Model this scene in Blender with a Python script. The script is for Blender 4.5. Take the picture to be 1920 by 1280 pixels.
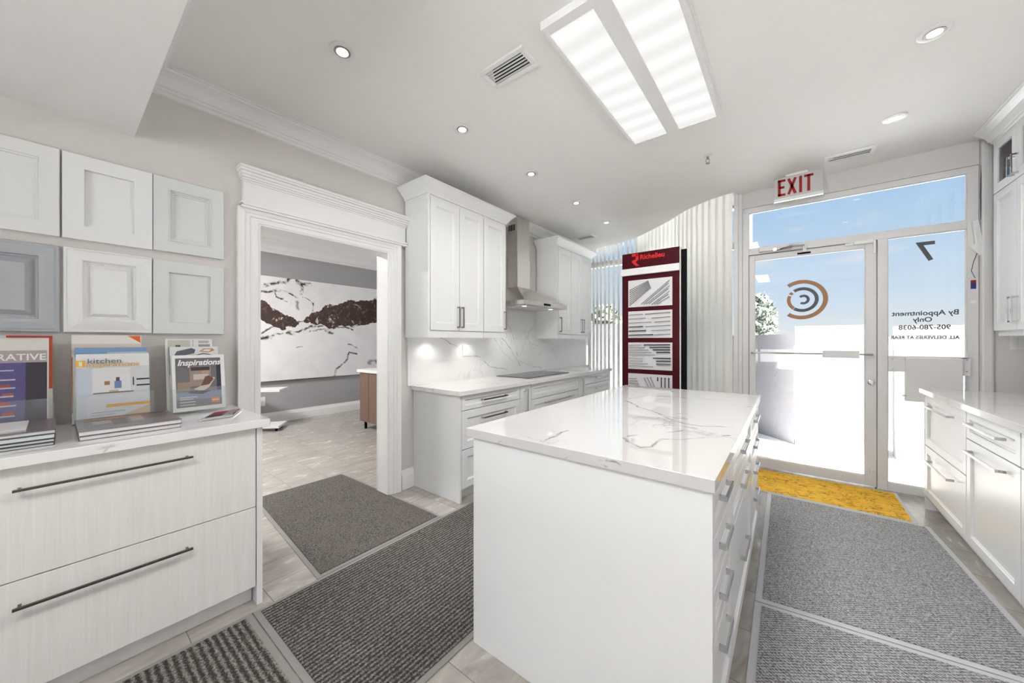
import bpy, bmesh, math, random
from mathutils import Vector, Matrix
R = math.radians
PI = math.pi
random.seed(7)
sc = bpy.context.scene
for o in list(bpy.data.objects): bpy.data.objects.remove(o)
COL = sc.collection

# ------------------------------------------------------------------ camera
cd = bpy.data.cameras.new('camera'); cam = bpy.data.objects.new('camera', cd); COL.objects.link(cam)
cd.sensor_width = 36; cd.lens = 36*668/1920; cd.shift_y = -1.5/1920; cd.clip_start = .02; cd.clip_end = 300
cam.location = (0, 0, 1.31); cam.rotation_euler = (R(90), 0, R(37.92)); sc.camera = cam
vs = sc.view_settings; vs.view_transform = 'Standard'; vs.look = 'None'; vs.gamma = 1; vs.exposure = 0.70
try: vs.use_curve_mapping = False
except Exception: pass
# ------------------------------------------------------------------ sky
w = bpy.data.worlds.new('sky'); sc.world = w; w.use_nodes = True
nt = w.node_tree; nt.nodes.clear()
def WN(t): return nt.nodes.new(t)
wo = WN('ShaderNodeOutputWorld'); bg = WN('ShaderNodeBackground'); tc = WN('ShaderNodeTexCoord'); sp = WN('ShaderNodeSeparateXYZ')
cr = WN('ShaderNodeValToRGB'); nz = WN('ShaderNodeTexNoise'); mp = WN('ShaderNodeMapping'); cr2 = WN('ShaderNodeValToRGB'); mx = WN('ShaderNodeMix'); mx.data_type = 'RGBA'
L = nt.links.new
L(tc.outputs['Generated'], sp.inputs[0]); L(sp.outputs['Z'], cr.inputs[0])
e = cr.color_ramp.elements; e[0].position = 0; e[0].color = (.92, .95, .98, 1); e[1].position = .6; e[1].color = (.30, .54, .92, 1)
k = e.new(.10); k.color = (.70, .84, 1, 1)
k = e.new(.28); k.color = (.48, .70, .98, 1)
mp.inputs['Scale'].default_value = (1, 1, 4); L(tc.outputs['Generated'], mp.inputs[0]); L(mp.outputs[0], nz.inputs[0]); nz.inputs['Scale'].default_value = 5; nz.inputs['Detail'].default_value = 6
L(nz.outputs[0], cr2.inputs[0]); cr2.color_ramp.elements[0].position = .60; cr2.color_ramp.elements[1].position = .80
L(cr2.outputs[0], mx.inputs['Factor']); L(cr.outputs[0], mx.inputs['A']); mx.inputs['B'].default_value = (1, .97, .95, 1)
L(mx.outputs['Result'], bg.inputs[0]); bg.inputs[1].default_value = .55; L(bg.outputs[0], wo.inputs[0])
# ------------------------------------------------------------------ sun (behind the building, it lights the yard beyond the door)
sd = bpy.data.lights.new('sun', 'SUN'); sd.energy = 38.0; sd.angle = R(1); sd.color = (1, .98, .96)
so = bpy.data.objects.new('sun', sd); COL.objects.link(so); so.rotation_euler = (R(42), 0, R(79)); so.location = (0, -3, 8)
LIGHT_PANEL = 11; LIGHT_DOWN = 4.5; LIGHT_OTHER = 85; EMIT = 4.0

# ================================================================== materials
MATS = {}
class NB:
    def __init__(s, name):
        s.m = bpy.data.materials.new(name); s.m.use_nodes = True; s.t = s.m.node_tree; s.t.nodes.clear()
        s.out = s.n('ShaderNodeOutputMaterial'); s.tc = s.n('ShaderNodeTexCoord'); s.geo = s.n('ShaderNodeNewGeometry'); MATS[name] = s.m
    def n(s, t, **kw):
        q = s.t.nodes.new(t)
        for k, v in kw.items(): setattr(q, k, v)
        return q
    def l(s, a, b): s.t.links.new(a, b)
    def math(s, op, a, b=None, clamp=False):
        q = s.n('ShaderNodeMath', operation=op); q.use_clamp = clamp
        for i, v in enumerate((a, b)):
            if v is None: continue
            if isinstance(v, (int, float)): q.inputs[i].default_value = v
            else: s.l(v, q.inputs[i])
        return q.outputs[0]
    def vm(s, op, a, b=None, sc=None):
        q = s.n('ShaderNodeVectorMath', operation=op)
        for i, v in enumerate((a, b)):
            if v is None: continue
            if isinstance(v, (tuple, list)): q.inputs[i].default_value = v
            else: s.l(v, q.inputs[i])
        if sc is not None:
            if isinstance(sc, (int, float)): q.inputs['Scale'].default_value = sc
            else: s.l(sc, q.inputs['Scale'])
        return q
    def noise(s, vec, scale, detail=3, rough=.5, dist=0):
        q = s.n('ShaderNodeTexNoise'); s.l(vec, q.inputs['Vector']); q.inputs['Scale'].default_value = scale
        q.inputs['Detail'].default_value = detail; q.inputs['Roughness'].default_value = rough; q.inputs['Distortion'].default_value = dist
        return q
    def scale(s, vec, sx, sy, sz):
        q = s.n('ShaderNodeMapping'); s.l(vec, q.inputs[0]); q.inputs['Scale'].default_value = (sx, sy, sz); return q.outputs[0]
    def ramp(s, f, stops):
        q = s.n('ShaderNodeValToRGB'); s.l(f, q.inputs[0]); e = q.color_ramp.elements
        while len(e) < len(stops): e.new(.5)
        for el, (p, c) in zip(e, stops): el.position = p; el.color = c if len(c) == 4 else (*c, 1)
        return q.outputs[0]
    def mix(s, f, a, b):
        q = s.n('ShaderNodeMix', data_type='RGBA')
        for nm, v in (('Factor', f), ('A', a), ('B', b)):
            if isinstance(v, (int, float)): q.inputs[nm].default_value = v
            elif isinstance(v, tuple): q.inputs[nm].default_value = v if len(v) == 4 else (*v, 1)
            else: s.l(v, q.inputs[nm])
        return q.outputs['Result']
    def bsdf(s, col, rough=.5, metal=0, spec=.5, bump=None, bstr=.2, bdist=.002, coat=0, emis=None, es=0):
        q = s.n('ShaderNodeBsdfPrincipled')
        if isinstance(col, tuple): q.inputs['Base Color'].default_value = col if len(col) == 4 else (*col, 1)
        else: s.l(col, q.inputs['Base Color'])
        if isinstance(rough, (int, float)): q.inputs['Roughness'].default_value = rough
        else: s.l(rough, q.inputs['Roughness'])
        q.inputs['Metallic'].default_value = metal; q.inputs['Specular IOR Level'].default_value = spec; q.inputs['Coat Weight'].default_value = coat
        if bump is not None:
            b = s.n('ShaderNodeBump'); b.inputs['Strength'].default_value = bstr; b.inputs['Distance'].default_value = bdist; s.l(bump, b.inputs['Height']); s.l(b.outputs[0], q.inputs['Normal'])
        if emis: q.inputs['Emission Color'].default_value = (*emis, 1); q.inputs['Emission Strength'].default_value = es
        s.l(q.outputs[0], s.out.inputs[0]); return q
def paint(name, col, rough=.4, spec=.4, var=.03, bstr=.03, metal=0):
    b = NB(name); pos = b.geo.outputs['Position']; n = b.noise(pos, 9, 2)
    lo = tuple(max(0, c*(1-var)) for c in col); hi = tuple(min(1, c*(1+var)) for c in col)
    f = b.noise(pos, 260, 2)
    b.bsdf(b.mix(n.outputs[0], lo, hi), rough, metal, spec, f.outputs[0], bstr, .001); return b.m
def plain(name, col, rough=.45, metal=0, spec=.5):
    if name in MATS: return MATS[name]
    b = NB(name); n = b.noise(b.geo.outputs['Position'], 40, 2); v = .04
    b.bsdf(b.mix(n.outputs[0], tuple(c*(1-v) for c in col), tuple(min(1, c*(1+v)) for c in col)), rough, metal, spec); return b.m
M_CAB = paint('cabinet_white', (.79, .795, .79), .32, .45, .01, .01)
M_CABGREY = paint('sample_pale_grey', (.66, .68, .675), .35, .45, .01)
M_CABLIGHT = paint('sample_light_white', (.76, .77, .76), .35, .45, .01)
M_BLUEGREY = paint('sample_blue_grey', (.43, .45, .48), .35, .45, .01)
M_TRIM = paint('trim_white', (.80, .80, .79), .35, .4, .01, .01)
M_CEIL = paint('ceiling_paint', (.85, .835, .82), .8, .2, .015, .05)
M_WALL = paint('wall_taupe', (.65, .618, .602), .7, .25, .02, .05)
M_WALLG = paint('wall_grey', (.36, .36, .365), .6, .25, .02, .05)
M_ALU = paint('painted_aluminium', (.70, .69, .685), .4, .4, .02, .02)
M_CHROME = plain('chrome', (.62, .62, .63), .18, 1)
M_NICKEL = plain('brushed_nickel', (.33, .30, .27), .28, 1)
M_DARK = plain('dark_metal', (.04, .04, .045), .3, .6)
M_BLACK = plain('black', (.006, .006, .007), .7, spec=.08)
M_WHITEP = plain('white_plastic', (.78, .78, .77), .35)
M_RUBBER = plain('grey_rubber_edge', (.24, .23, .22), .55)
M_RUBBERL = plain('light_rubber_edge', (.50, .50, .52), .5)
def steel():
    b = NB('brushed_steel'); p = b.scale(b.geo.outputs['Position'], 400, 400, 6); n = b.noise(p, 1, 2)
    b.bsdf((.60, .58, .55), b.math('ADD', b.math('MULTIPLY', n.outputs[0], .12), .2), 1, .5); return b.m
M_STEEL = steel()
def glass():
    b = NB('clear_glass'); t = b.n('ShaderNodeBsdfTransparent'); g = b.n('ShaderNodeBsdfGlossy'); g.inputs['Roughness'].default_value = .01
    fr = b.n('ShaderNodeFresnel'); fr.inputs['IOR'].default_value = 1.45; mx = b.n('ShaderNodeMixShader'); t.inputs[0].default_value = (.985, .995, .99, 1)
    b.l(fr.outputs[0], mx.inputs[0]); b.l(t.outputs[0], mx.inputs[1]); b.l(g.outputs[0], mx.inputs[2]); b.l(mx.outputs[0], b.out.inputs[0]); return b.m
M_GLASS = glass()
def acrylic():
    b = NB('clear_acrylic'); t = b.n('ShaderNodeBsdfTransparent'); g = b.n('ShaderNodeBsdfPrincipled'); g.inputs['Base Color'].default_value = (.85, .87, .88, 1); g.inputs['Roughness'].default_value = .08
    mx = b.n('ShaderNodeMixShader'); t.inputs[0].default_value = (.95, .96, .96, 1); mx.inputs[0].default_value = .07
    b.l(t.outputs[0], mx.inputs[1]); b.l(g.outputs[0], mx.inputs[2]); b.l(mx.outputs[0], b.out.inputs[0]); return b.m
M_ACRYL = acrylic()
def blind():
    b = NB('blind_vinyl'); n = b.noise(b.scale(b.geo.outputs['Position'], 80, 80, 10), 1, 2)
    c = b.mix(n.outputs[0], (.93, .92, .89), (.97, .96, .93))
    d = b.n('ShaderNodeBsdfDiffuse'); t = b.n('ShaderNodeBsdfTranslucent'); mx = b.n('ShaderNodeMixShader'); mx.inputs[0].default_value = .78
    b.l(c, d.inputs[0]); b.l(c, t.inputs[0]); b.l(d.outputs[0], mx.inputs[1]); b.l(t.outputs[0], mx.inputs[2]); b.l(mx.outputs[0], b.out.inputs[0]); return b.m
M_BLIND = blind()
def emit(name, col, st, band=False):
    b = NB(name); em = b.n('ShaderNodeEmission'); em.inputs['Strength'].default_value = st
    if band:
        s = b.n('ShaderNodeSeparateXYZ'); b.l(b.geo.outputs['Position'], s.inputs[0])
        n = b.noise(b.geo.outputs['Position'], 3, 1)
        f = b.math('SINE', b.math('ADD', b.math('MULTIPLY', s.outputs[1], 42), b.math('MULTIPLY', n.outputs[0], 2.5)))
        c = b.mix(b.math('ADD', b.math('MULTIPLY', f, .5), .5), tuple(x*.86 for x in col), col); b.l(c, em.inputs[0])
    else: em.inputs[0].default_value = (*col, 1)
    b.l(em.outputs[0], b.out.inputs[0]); return b.m
M_DIFF = emit('lamp_diffuser', (.97, .96, .93), .66, True)
M_LED = emit('led_disc', (1, .97, .92), 3)
def veins(b, segs, coord, dist_amp=.03, dist_scale=6, mask=(1, 1, 1)):
    """darkness mask 0..1 from hand laid vein polylines; segs: (a, b, half_width, strength)"""
    n = b.noise(coord, dist_scale, 4, .6); n2 = b.vm('SUBTRACT', n.outputs['Color'], (.5, .5, .5)).outputs[0]
    p = b.vm('ADD', coord, b.vm('MULTIPLY', n2, tuple(q*dist_amp*2 for q in mask)).outputs[0]).outputs[0]
    tot = None
    for a, c, hw, st in segs:
        ba = Vector(c)-Vector(a); dd = ba.dot(ba) or 1e-6
        pa = b.vm('SUBTRACT', p, tuple(a)).outputs[0]
        h = b.math('MULTIPLY', b.vm('DOT_PRODUCT', pa, tuple(ba)).outputs['Value'], 1/dd, True)
        q = b.vm('SCALE', tuple(ba), sc=h).outputs[0]
        d = b.vm('LENGTH', b.vm('SUBTRACT', pa, q).outputs[0]).outputs['Value']
        m = b.math('MULTIPLY', b.math('SUBTRACT', 1.25, b.math('MULTIPLY', d, 1/hw), True), st)
        tot = m if tot is None else b.math('MAXIMUM', tot, m)
    return tot, p
def quartz(name, segs=(), rough=.06, base=(.80, .79, .775), dens=.5, vcol=(.38, .36, .35), mask=(1, 1, 0)):
    b = NB(name); pos = b.geo.outputs['Position']
    n = b.noise(pos, 1.3, 8, .62, .6); v = b.math('ABSOLUTE', b.math('SUBTRACT', n.outputs[0], .5))
    v = b.math('SUBTRACT', 1, b.math('MULTIPLY', v, 90), True)
    msk = b.ramp(b.noise(pos, 1.9, 3).outputs[0], [(.50, (0, 0, 0)), (.66, (1, 1, 1))])
    v = b.math('MULTIPLY', b.math('MULTIPLY', v, msk), dens)
    cloud = b.ramp(b.noise(pos, 2.2, 5, .6).outputs[0], [(.5, (0, 0, 0)), (.85, (1, 1, 1))])
    if segs:
        m, _ = veins(b, segs, pos, .035, 7, mask)
        brk = b.ramp(b.noise(pos, 14, 3).outputs[0], [(.35, (.15, .15, .15)), (.6, (1, 1, 1))])
        v = b.math('MAXIMUM', v, b.math('MULTIPLY', m, brk))
    c = b.mix(b.math('MULTIPLY', cloud, .22), base, (.60, .59, .585))
    b.bsdf(b.mix(v, c, vcol), rough, 0, .8, coat=.25).inputs['Coat Roughness'].default_value = .02; return b.m
def wood(name, c0, c1, rough=.45, axis='z', sc=1.0):
    b = NB(name); s = {'z': (30, 30, 1.6), 'y': (30, 1.6, 30), 'x': (1.6, 30, 30)}[axis]
    p = b.scale(b.geo.outputs['Position'], *[q*sc for q in s]); n = b.noise(p, 1.5, 6, .65, .8); f = b.noise(p, 6, 3)
    t = b.math('ADD', b.math('MULTIPLY', n.outputs[0], .7), b.math('MULTIPLY', f.outputs[0], .3))
    b.bsdf(b.ramp(t, [(.3, c0), (.7, c1)]), rough, 0, .4, t, .08, .001); return b.m
M_WOODW = wood('whitewashed_oak', (.74, .725, .70), (.83, .82, .80), .42)
M_WOODB = wood('brown_walnut', (.13, .085, .06), (.22, .15, .11), .4)
def tiles():
    b = NB('floor_tiles'); pos = b.geo.outputs['Position']; s = b.n('ShaderNodeSeparateXYZ'); b.l(pos, s.inputs[0])
    u = b.math('DIVIDE', b.math('ADD', s.outputs[0], 4.25+6.1), .61); v = b.math('DIVIDE', b.math('SUBTRACT', s.outputs[1], .364-6.24), .312)
    fu = b.math('FRACT', u); fv = b.math('FRACT', v)
    du = b.math('MULTIPLY', b.math('MINIMUM', fu, b.math('SUBTRACT', 1, fu)), .61); dv = b.math('MULTIPLY', b.math('MINIMUM', fv, b.math('SUBTRACT', 1, fv)), .312)
    g = b.math('LESS_THAN', b.math('MINIMUM', du, dv), .0016)
    cb = b.n('ShaderNodeCombineXYZ'); b.l(b.math('FLOOR', u), cb.inputs[0]); b.l(b.math('FLOOR', v), cb.inputs[1])
    wn = b.n('ShaderNodeTexWhiteNoise'); b.l(cb.outputs[0], wn.inputs[0])
    off = b.vm('ADD', b.scale(pos, 4.5, 1.3, 1), b.vm('SCALE', wn.outputs['Color'], sc=20).outputs[0]).outputs[0]
    n = b.noise(off, 2.2, 7, .62, 1.2)
    c = b.ramp(n.outputs[0], [(.25, (.26, .23, .205)), (.45, (.36, .33, .30)), (.62, (.44, .41, .38)), (.75, (.56, .53, .50))])
    c = b.mix(b.math('MULTIPLY', wn.outputs['Value'], .18), c, (.30, .27, .25))
    c = b.mix(g, c, (.17, .155, .14))
    b.bsdf(c, b.math('ADD', b.math('MULTIPLY', n.outputs[0], .18), .16), 0, .45, b.math('SUBTRACT', 1, g), .3, .002); return b.m
M_TILE = tiles()
def carpet(name, dark, light, rib=None, pitch=.02, warm=None, weave=False):
    b = NB(name); pos = b.geo.outputs['Position']; n = b.noise(pos, 150, 5, .8); n2 = b.noise(pos, 7, 3)
    t = n.outputs[0]; s = b.n('ShaderNodeSeparateXYZ'); b.l(pos, s.inputs[0]); wob = b.noise(pos, 18, 2)
    if rib:
        ax = s.outputs[0 if rib == 'y' else 1]
        wv = b.math('SINE', b.math('ADD', b.math('MULTIPLY', ax, 2*PI/pitch), b.math('MULTIPLY', wob.outputs[0], 2.2)))
        t = b.math('ADD', b.math('MULTIPLY', t, .9), b.math('MULTIPLY', wv, .07))
    if weave:
        a = b.math('SINE', b.math('ADD', b.math('MULTIPLY', s.outputs[0], 2*PI/.022), b.math('MULTIPLY', wob.outputs[0], 5)))
        c_ = b.math('SINE', b.math('ADD', b.math('MULTIPLY', s.outputs[1], 2*PI/.016), b.math('MULTIPLY', wob.outputs[0], 5)))
        t = b.math('ADD', t, b.math('MULTIPLY', b.math('MULTIPLY', a, c_), .10))
    c = b.ramp(t, [(.41, dark), (.60, light)])
    if warm: c = b.mix(b.ramp(n2.outputs[0], [(.40, (0, 0, 0)), (.62, (.4, .4, .4))]), c, warm)
    b.bsdf(c, .95, 0, .1, t, .9, .006); return b.m
M_RUGA = carpet('ribbed_grey_carpet', (.045, .042, .038), (.33, .32, .29), 'y', .021)
M_RUGB = carpet('ribbed_grey_carpet_across', (.045, .042, .038), (.36, .345, .31), 'x', .026)
M_RUGC = carpet('woven_grey_carpet', (.13, .13, .135), (.60, .60, .61), weave=True)
M_RUGD = carpet('brown_grey_carpet', (.035, .032, .03), (.25, .235, .22), warm=(.17, .14, .11))
def yellow():
    b = NB('yellow_carpet'); pos = b.geo.outputs['Position']; n = b.noise(b.scale(pos, 6, 14, 1), 2.2, 4, .6, 1.2)
    v = b.math('ABSOLUTE', b.math('SUBTRACT', n.outputs[0], .5)); v = b.math('SUBTRACT', 1.2, b.math('MULTIPLY', v, 30), True)
    n3 = b.noise(pos, 4, 3); c = b.mix(n3.outputs[0], (.82, .40, .03), (1, .66, .09))
    v = b.math('MULTIPLY', v, b.ramp(b.noise(pos, 9, 2).outputs[0], [(.33, (0, 0, 0)), (.6, (1, 1, 1))]))
    f = b.noise(pos, 300, 2); b.bsdf(b.mix(v, c, (.10, .05, .015)), .9, 0, .1, f.outputs[0], .8, .005); return b.m
M_YEL = yellow()
def groundm():
    b = NB('pale_concrete'); n = b.noise(b.geo.outputs['Position'], 1.5, 6); b.bsdf(b.mix(n.outputs[0], (.60, .605, .61), (.70, .705, .71)), .85, 0, .2); return b.m
M_GROUND = groundm()
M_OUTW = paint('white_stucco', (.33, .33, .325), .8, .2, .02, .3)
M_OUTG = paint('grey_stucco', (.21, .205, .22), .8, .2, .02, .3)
M_LEAF = paint('leaves', (.10, .115, .09), .6, .3, .3, .3)
M_MAROON = paint('maroon_laminate', (.055, .004, .008), .3, .15, .03, 0)
M_RED = plain('red_ink', (.62, .005, .008), .35)
M_EXITRED = plain('exit_red', (.30, .004, .004), .4)
M_GREYINK = plain('charcoal_vinyl', (.07, .075, .085), .5)
M_BROWNINK = plain('copper_brown_vinyl', (.34, .16, .06), .5)

# ================================================================== geometry helpers
class MB:
    def __init__(s): s.bm = bmesh.new(); s.mi = 0
    def poly(s, pts):
        f = s.bm.faces.new([s.bm.verts.new(p) for p in pts]); f.material_index = s.mi; return f
    def box(s, x0, x1, y0, y1, z0, z1):
        v = [s.bm.verts.new((x, y, z)) for x in (x0, x1) for y in (y0, y1) for z in (z0, z1)]
        for q in ((0, 1, 3, 2), (4, 6, 7, 5), (0, 4, 5, 1), (2, 3, 7, 6), (0, 2, 6, 4), (1, 5, 7, 3)):
            f = s.bm.faces.new([v[i] for i in q]); f.material_index = s.mi
        return s
    def fbox(s, F, u0, u1, v0, v1, w0, w1):
        v = [s.bm.verts.new(F(u, vv, w)) for u in (u0, u1) for vv in (v0, v1) for w in (w0, w1)]
        for q in ((0, 1, 3, 2), (4, 6, 7, 5), (0, 4, 5, 1), (2, 3, 7, 6), (0, 2, 6, 4), (1, 5, 7, 3)):
            f = s.bm.faces.new([v[i] for i in q]); f.material_index = s.mi
        return s
    def prism(s, pts, d):
        """extrude polygon pts (3d) by vector d"""
        d = Vector(d); a = [s.bm.verts.new(p) for p in pts]; b = [s.bm.verts.new(Vector(p)+d) for p in pts]; n = len(pts)
        fs = [s.bm.faces.new(a[::-1]), s.bm.faces.new(b)]
        for i in range(n): fs.append(s.bm.faces.new((a[i], a[(i+1) % n], b[(i+1) % n], b[i])))
        for f in fs: f.material_index = s.mi
        return s
    def rings(s, rs, cap0=True, cap1=True):
        V = [[s.bm.verts.new(p) for p in r] for r in rs]; n = len(V[0]); fs = []
        for a, b in zip(V, V[1:]):
            for i in range(n): fs.append(s.bm.faces.new((a[i], a[(i+1) % n], b[(i+1) % n], b[i])))
        if cap0: fs.append(s.bm.faces.new(V[0][::-1]))
        if cap1: fs.append(s.bm.faces.new(V[-1]))
        for f in fs: f.material_index = s.mi
        return s
    def stepped(s, F, u0, u1, v0, v1, prof):
        return s.rings([[F(u0+i, v0+i, w), F(u1-i, v0+i, w), F(u1-i, v1-i, w), F(u0+i, v1-i, w)] for i, w in prof])
    def tube(s, pts, r, n=8, r2=None):
        pts = [Vector(p) for p in pts]; rs = []
        for i, p in enumerate(pts):
            t = (pts[min(i+1, len(pts)-1)]-pts[max(i-1, 0)]).normalized(); a = t.orthogonal().normalized()
            if i and abs(a.dot(pa)) < .99: a = (pa-t*pa.dot(t)).normalized()
            pa = a; c = t.cross(a); rr = r if r2 is None else r+(r2-r)*i/(len(pts)-1)
            rs.append([p+(a*math.cos(2*PI*k/n)+c*math.sin(2*PI*k/n))*rr for k in range(n)])
        return s.rings(rs)
    def lathe(s, c, prof, n=28, F=None):
        F = F or (lambda u, v, w: (u, v, w)); rs = []
        for r, h in prof: rs.append([F(c[0]+r*math.cos(2*PI*k/n), c[1]+r*math.sin(2*PI*k/n), c[2]+h) for k in range(n)])
        return s.rings(rs)
def wloc(p):
    v = Vector((0, 0, 0))
    while p is not None: v = v+p.location; p = p.parent
    return v
def obj(name, mb, mat, parent=None, label=None, smooth=False, bev=0):
    bm = mb.bm; bmesh.ops.recalc_face_normals(bm, faces=bm.faces[:])
    me = bpy.data.meshes.new(name)
    lo = Vector([min(v.co[i] for v in bm.verts) for i in range(3)]); hi = Vector([max(v.co[i] for v in bm.verts) for i in range(3)])
    c = (lo+hi)/2
    if parent is None: c.z = lo.z
    for v in bm.verts: v.co -= c
    bm.to_mesh(me); bm.free()
    for m in (mat if isinstance(mat, (list, tuple)) else [mat]): me.materials.append(m)
    if smooth:
        for p in me.polygons: p.use_smooth = True
        try: me.set_sharp_from_angle(angle=R(35))
        except Exception: pass
    o = bpy.data.objects.new(name, me); COL.objects.link(o); o.parent = parent; o.location = c-wloc(parent)
    if bev:
        b = o.modifiers.new('bevel', 'BEVEL'); b.width = bev; b.segments = 2; b.limit_method = 'ANGLE'; b.angle_limit = R(40); b.harden_normals = False
    if label: o['label'] = label
    return o
def thing(name, label, cat, loc, group=None):
    o = bpy.data.objects.new(name, None); COL.objects.link(o); o.empty_display_size = .05; o.location = loc; o['label'] = label; o['category'] = cat
    if group: o['group'] = group
    return o
def tag(o, label, cat, group=None):
    o['label'] = label; o['category'] = cat
    if group: o['group'] = group
    return o
def struct(name, mb, mat, **k):
    o = obj(name, mb, mat, **k); o['kind'] = 'structure'; return o
def sroot(name, loc):
    o = bpy.data.objects.new(name, None); COL.objects.link(o); o.empty_display_size = .05; o.location = loc; o['kind'] = 'structure'; return o
# frames: u along the face, v up, w outwards
def FX(x): return lambda u, v, w: (x+w, u, v)          # faces +x
def FNX(x): return lambda u, v, w: (x-w, u, v)         # faces -x
def FNY(y): return lambda u, v, w: (u, y-w, v)         # faces -y
def FPY(y): return lambda u, v, w: (u, y+w, v)         # faces +y
FONT = None
def text(name, s, F, u, v, size, mat, parent=None, sx=1, depth=.0008, align='LEFT', mirror=False, bold=0, w0=0, shear=0, rot=0, label=None):
    c = bpy.data.curves.new('t', 'FONT'); c.body = s; c.size = size; c.align_x = align; c.extrude = depth/2; c.offset = bold; c.shear = shear; c.resolution_u = 3
    to = bpy.data.objects.new('t', c); COL.objects.link(to); dg = bpy.context.evaluated_depsgraph_get(); dg.update()
    me = bpy.data.meshes.new_from_object(to.evaluated_get(dg)); bpy.data.objects.remove(to); bpy.data.curves.remove(c)
    mb = MB(); mb.bm.from_mesh(me); bpy.data.meshes.remove(me)
    cr_, sr_ = math.cos(rot), math.sin(rot)
    for q in mb.bm.verts:
        x, y, z = q.co; x *= sx; x, y = x*cr_-y*sr_, x*sr_+y*cr_
        if mirror: x = -x
        q.co = Vector(F(u+x, v+y, w0+depth/2+z))
    return obj(name, mb, mat, parent, label)
def ZC(x, y): return 2.755+.02*(x+2.7)+.012*y
def onceil(x, y):
    """a point measured on a plane 2.77 high, carried along its sight line to the ceiling"""
    k = 1
    for _ in range(4): k = (ZC(x*k, y*k)-1.31)/1.46
    return x*k, y*k

# ================================================================== setting
XW = -2.69; YE = 4.47; XR = 1.53; YF = 5.6; YB = -2.7
struct('floor', MB().box(-6.6, XR+.1, YB, 5.7, -.08, 0), M_TILE)
# main ceiling with its curved edge by the vertical blinds
CURVE = [(-2.69, 5.56), (-2.52, 5.50), (-2.34, 5.45), (-2.20, 5.44), (-2.05, 5.42), (-1.92, 5.37), (-1.80, 5.30), (-1.66, 5.20), (-1.50, 5.07), (-1.35, 4.95), (-1.21, 4.83), (-1.08, 4.69), (-.96, 4.57), (-.82, 4.47), (-.68, 4.40), (-.56, 4.36), (-.47, 4.345)]
outline = [(-2.82, YB), (XR+.1, YB), (XR+.1, YE+.1), (-.47, YE+.1)] + CURVE[::-1] + [(-2.82, 5.56)]
mb = MB(); lo = [(x, y, ZC(x, y)) for x, y in outline]; mb.prism(lo, (0, 0, .14)); struct('ceiling', mb, M_CEIL)
struct('ceiling_window_recess', MB().box(-2.82, -.39, 4.1, 5.75, 3.12, 3.22), M_CEIL)
struct('ceiling_next_room', MB().box(-6.6, -2.82, YB, 5.75, 2.88, 2.98), M_CEIL)
struct('sky_block_roof', MB().box(-6.8, XR+.2, YB-.1, YE+.12, 3.24, 3.34).box(-6.8, -.39, YE+.12, 5.75, 3.24, 3.34), M_CEIL)  # unseen roof added to block sky light, trimmed so sun reaches the yard
struct('soffit', MB().box(XW, -.9, YB, .255, 2.37, 2.83), M_CEIL)
mb = MB(); mb.box(XW-.13, XW, YB, .80, 0, 2.98); mb.box(XW-.13, XW, 1.735, YF, 0, 3.2); mb.box(XW-.13, XW, .80, 1.735, 2.06, 2.98); struct('wall_left', mb, M_WALL)
struct('wall_right', MB().box(XR, XR+.12, YB, YE+.12, 0, 3.2), M_WALL)
struct('wall_rear', MB().box(-6.6, -2.6, YB-.12, YB, 0, 3.2).box(1.4, XR+.12, YB-.12, YB, 0, 3.2).box(-2.6, -1.7, YB-.12, YB, 0, 3.2).box(-1.7, 1.4, YB-.12, YB, 0, .5).box(-1.7, 1.4, YB-.12, YB, 2.8, 3.2), M_WALL)
w3 = sroot('fill_window_rear', (-.55, YB, .25)); mb = MB(); mb.box(-1.7, 1.4, YB-.1, YB-.04, .5, .56); mb.box(-1.7, 1.4, YB-.1, YB-.04, 2.74, 2.8)  # unseen rear window, added to let fill light in from behind
for x in (-1.7, -.68, .34, 1.35): mb.box(x, x+.05, YB-.1, YB-.04, .56, 2.74)
obj('window_frame', mb, M_ALU, w3); obj('window_pane', MB().box(-1.65, 1.35, YB-.075, YB-.069, .56, 2.74), M_GLASS, w3)
mb = MB(); mb.box(1.24, XR, YE-.02, YE+.12, 0, 3.0); mb.box(-.455, 1.175, YE-.012, YE+.12, 2.695, 3.2); struct('wall_exit', mb, M_WALL)
mb = MB(); mb.box(1.178, 1.24, YE-.045, YE+.12, 0, 2.96); struct('wall_exit_pilaster', mb, M_ALU, bev=.012)
struct('wall_far_next_room', MB().box(-6.62, -6.5, YB, 5.7, 0, 3.0), M_WALLG)
# facade with mullions behind the blinds
mb = MB(); mb.box(-6.5, -.39, YF, YF+.1, 0, .10); mb.box(-6.5, -.39, YF, YF+.1, 3.08, 3.2); mb.box(-6.5, -.39, YF+.01, YF+.09, 2.54, 2.63); 
for x in (-6.4, -5.2, -4.0, -2.78, -1.62, -.44): mb.box(x-.035, x+.035, YF+.01, YF+.09, .1, 3.08)
fr = sroot('window_2', (-2.6, YF, 0)); o = obj('window_frame', mb, M_ALU, fr)
obj('window_pane', MB().box(-6.4, -.44, YF+.045, YF+.05, .1, 3.08), M_GLASS, fr)
# return post between the blinds and the entrance frame
mb = MB(); mb.box(-.465, -.425, YE-.05, YE+.12, 0, 3.1); mb.box(-.425, -.392, YE-.03, YE+.12, 0, 3.1); struct('wall_entrance_post', mb, M_ALU, bev=.003)
struct('wall_return', MB().box(-.44, -.39, YE+.12, YF+.1, 0, 3.2), M_ALU)
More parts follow.
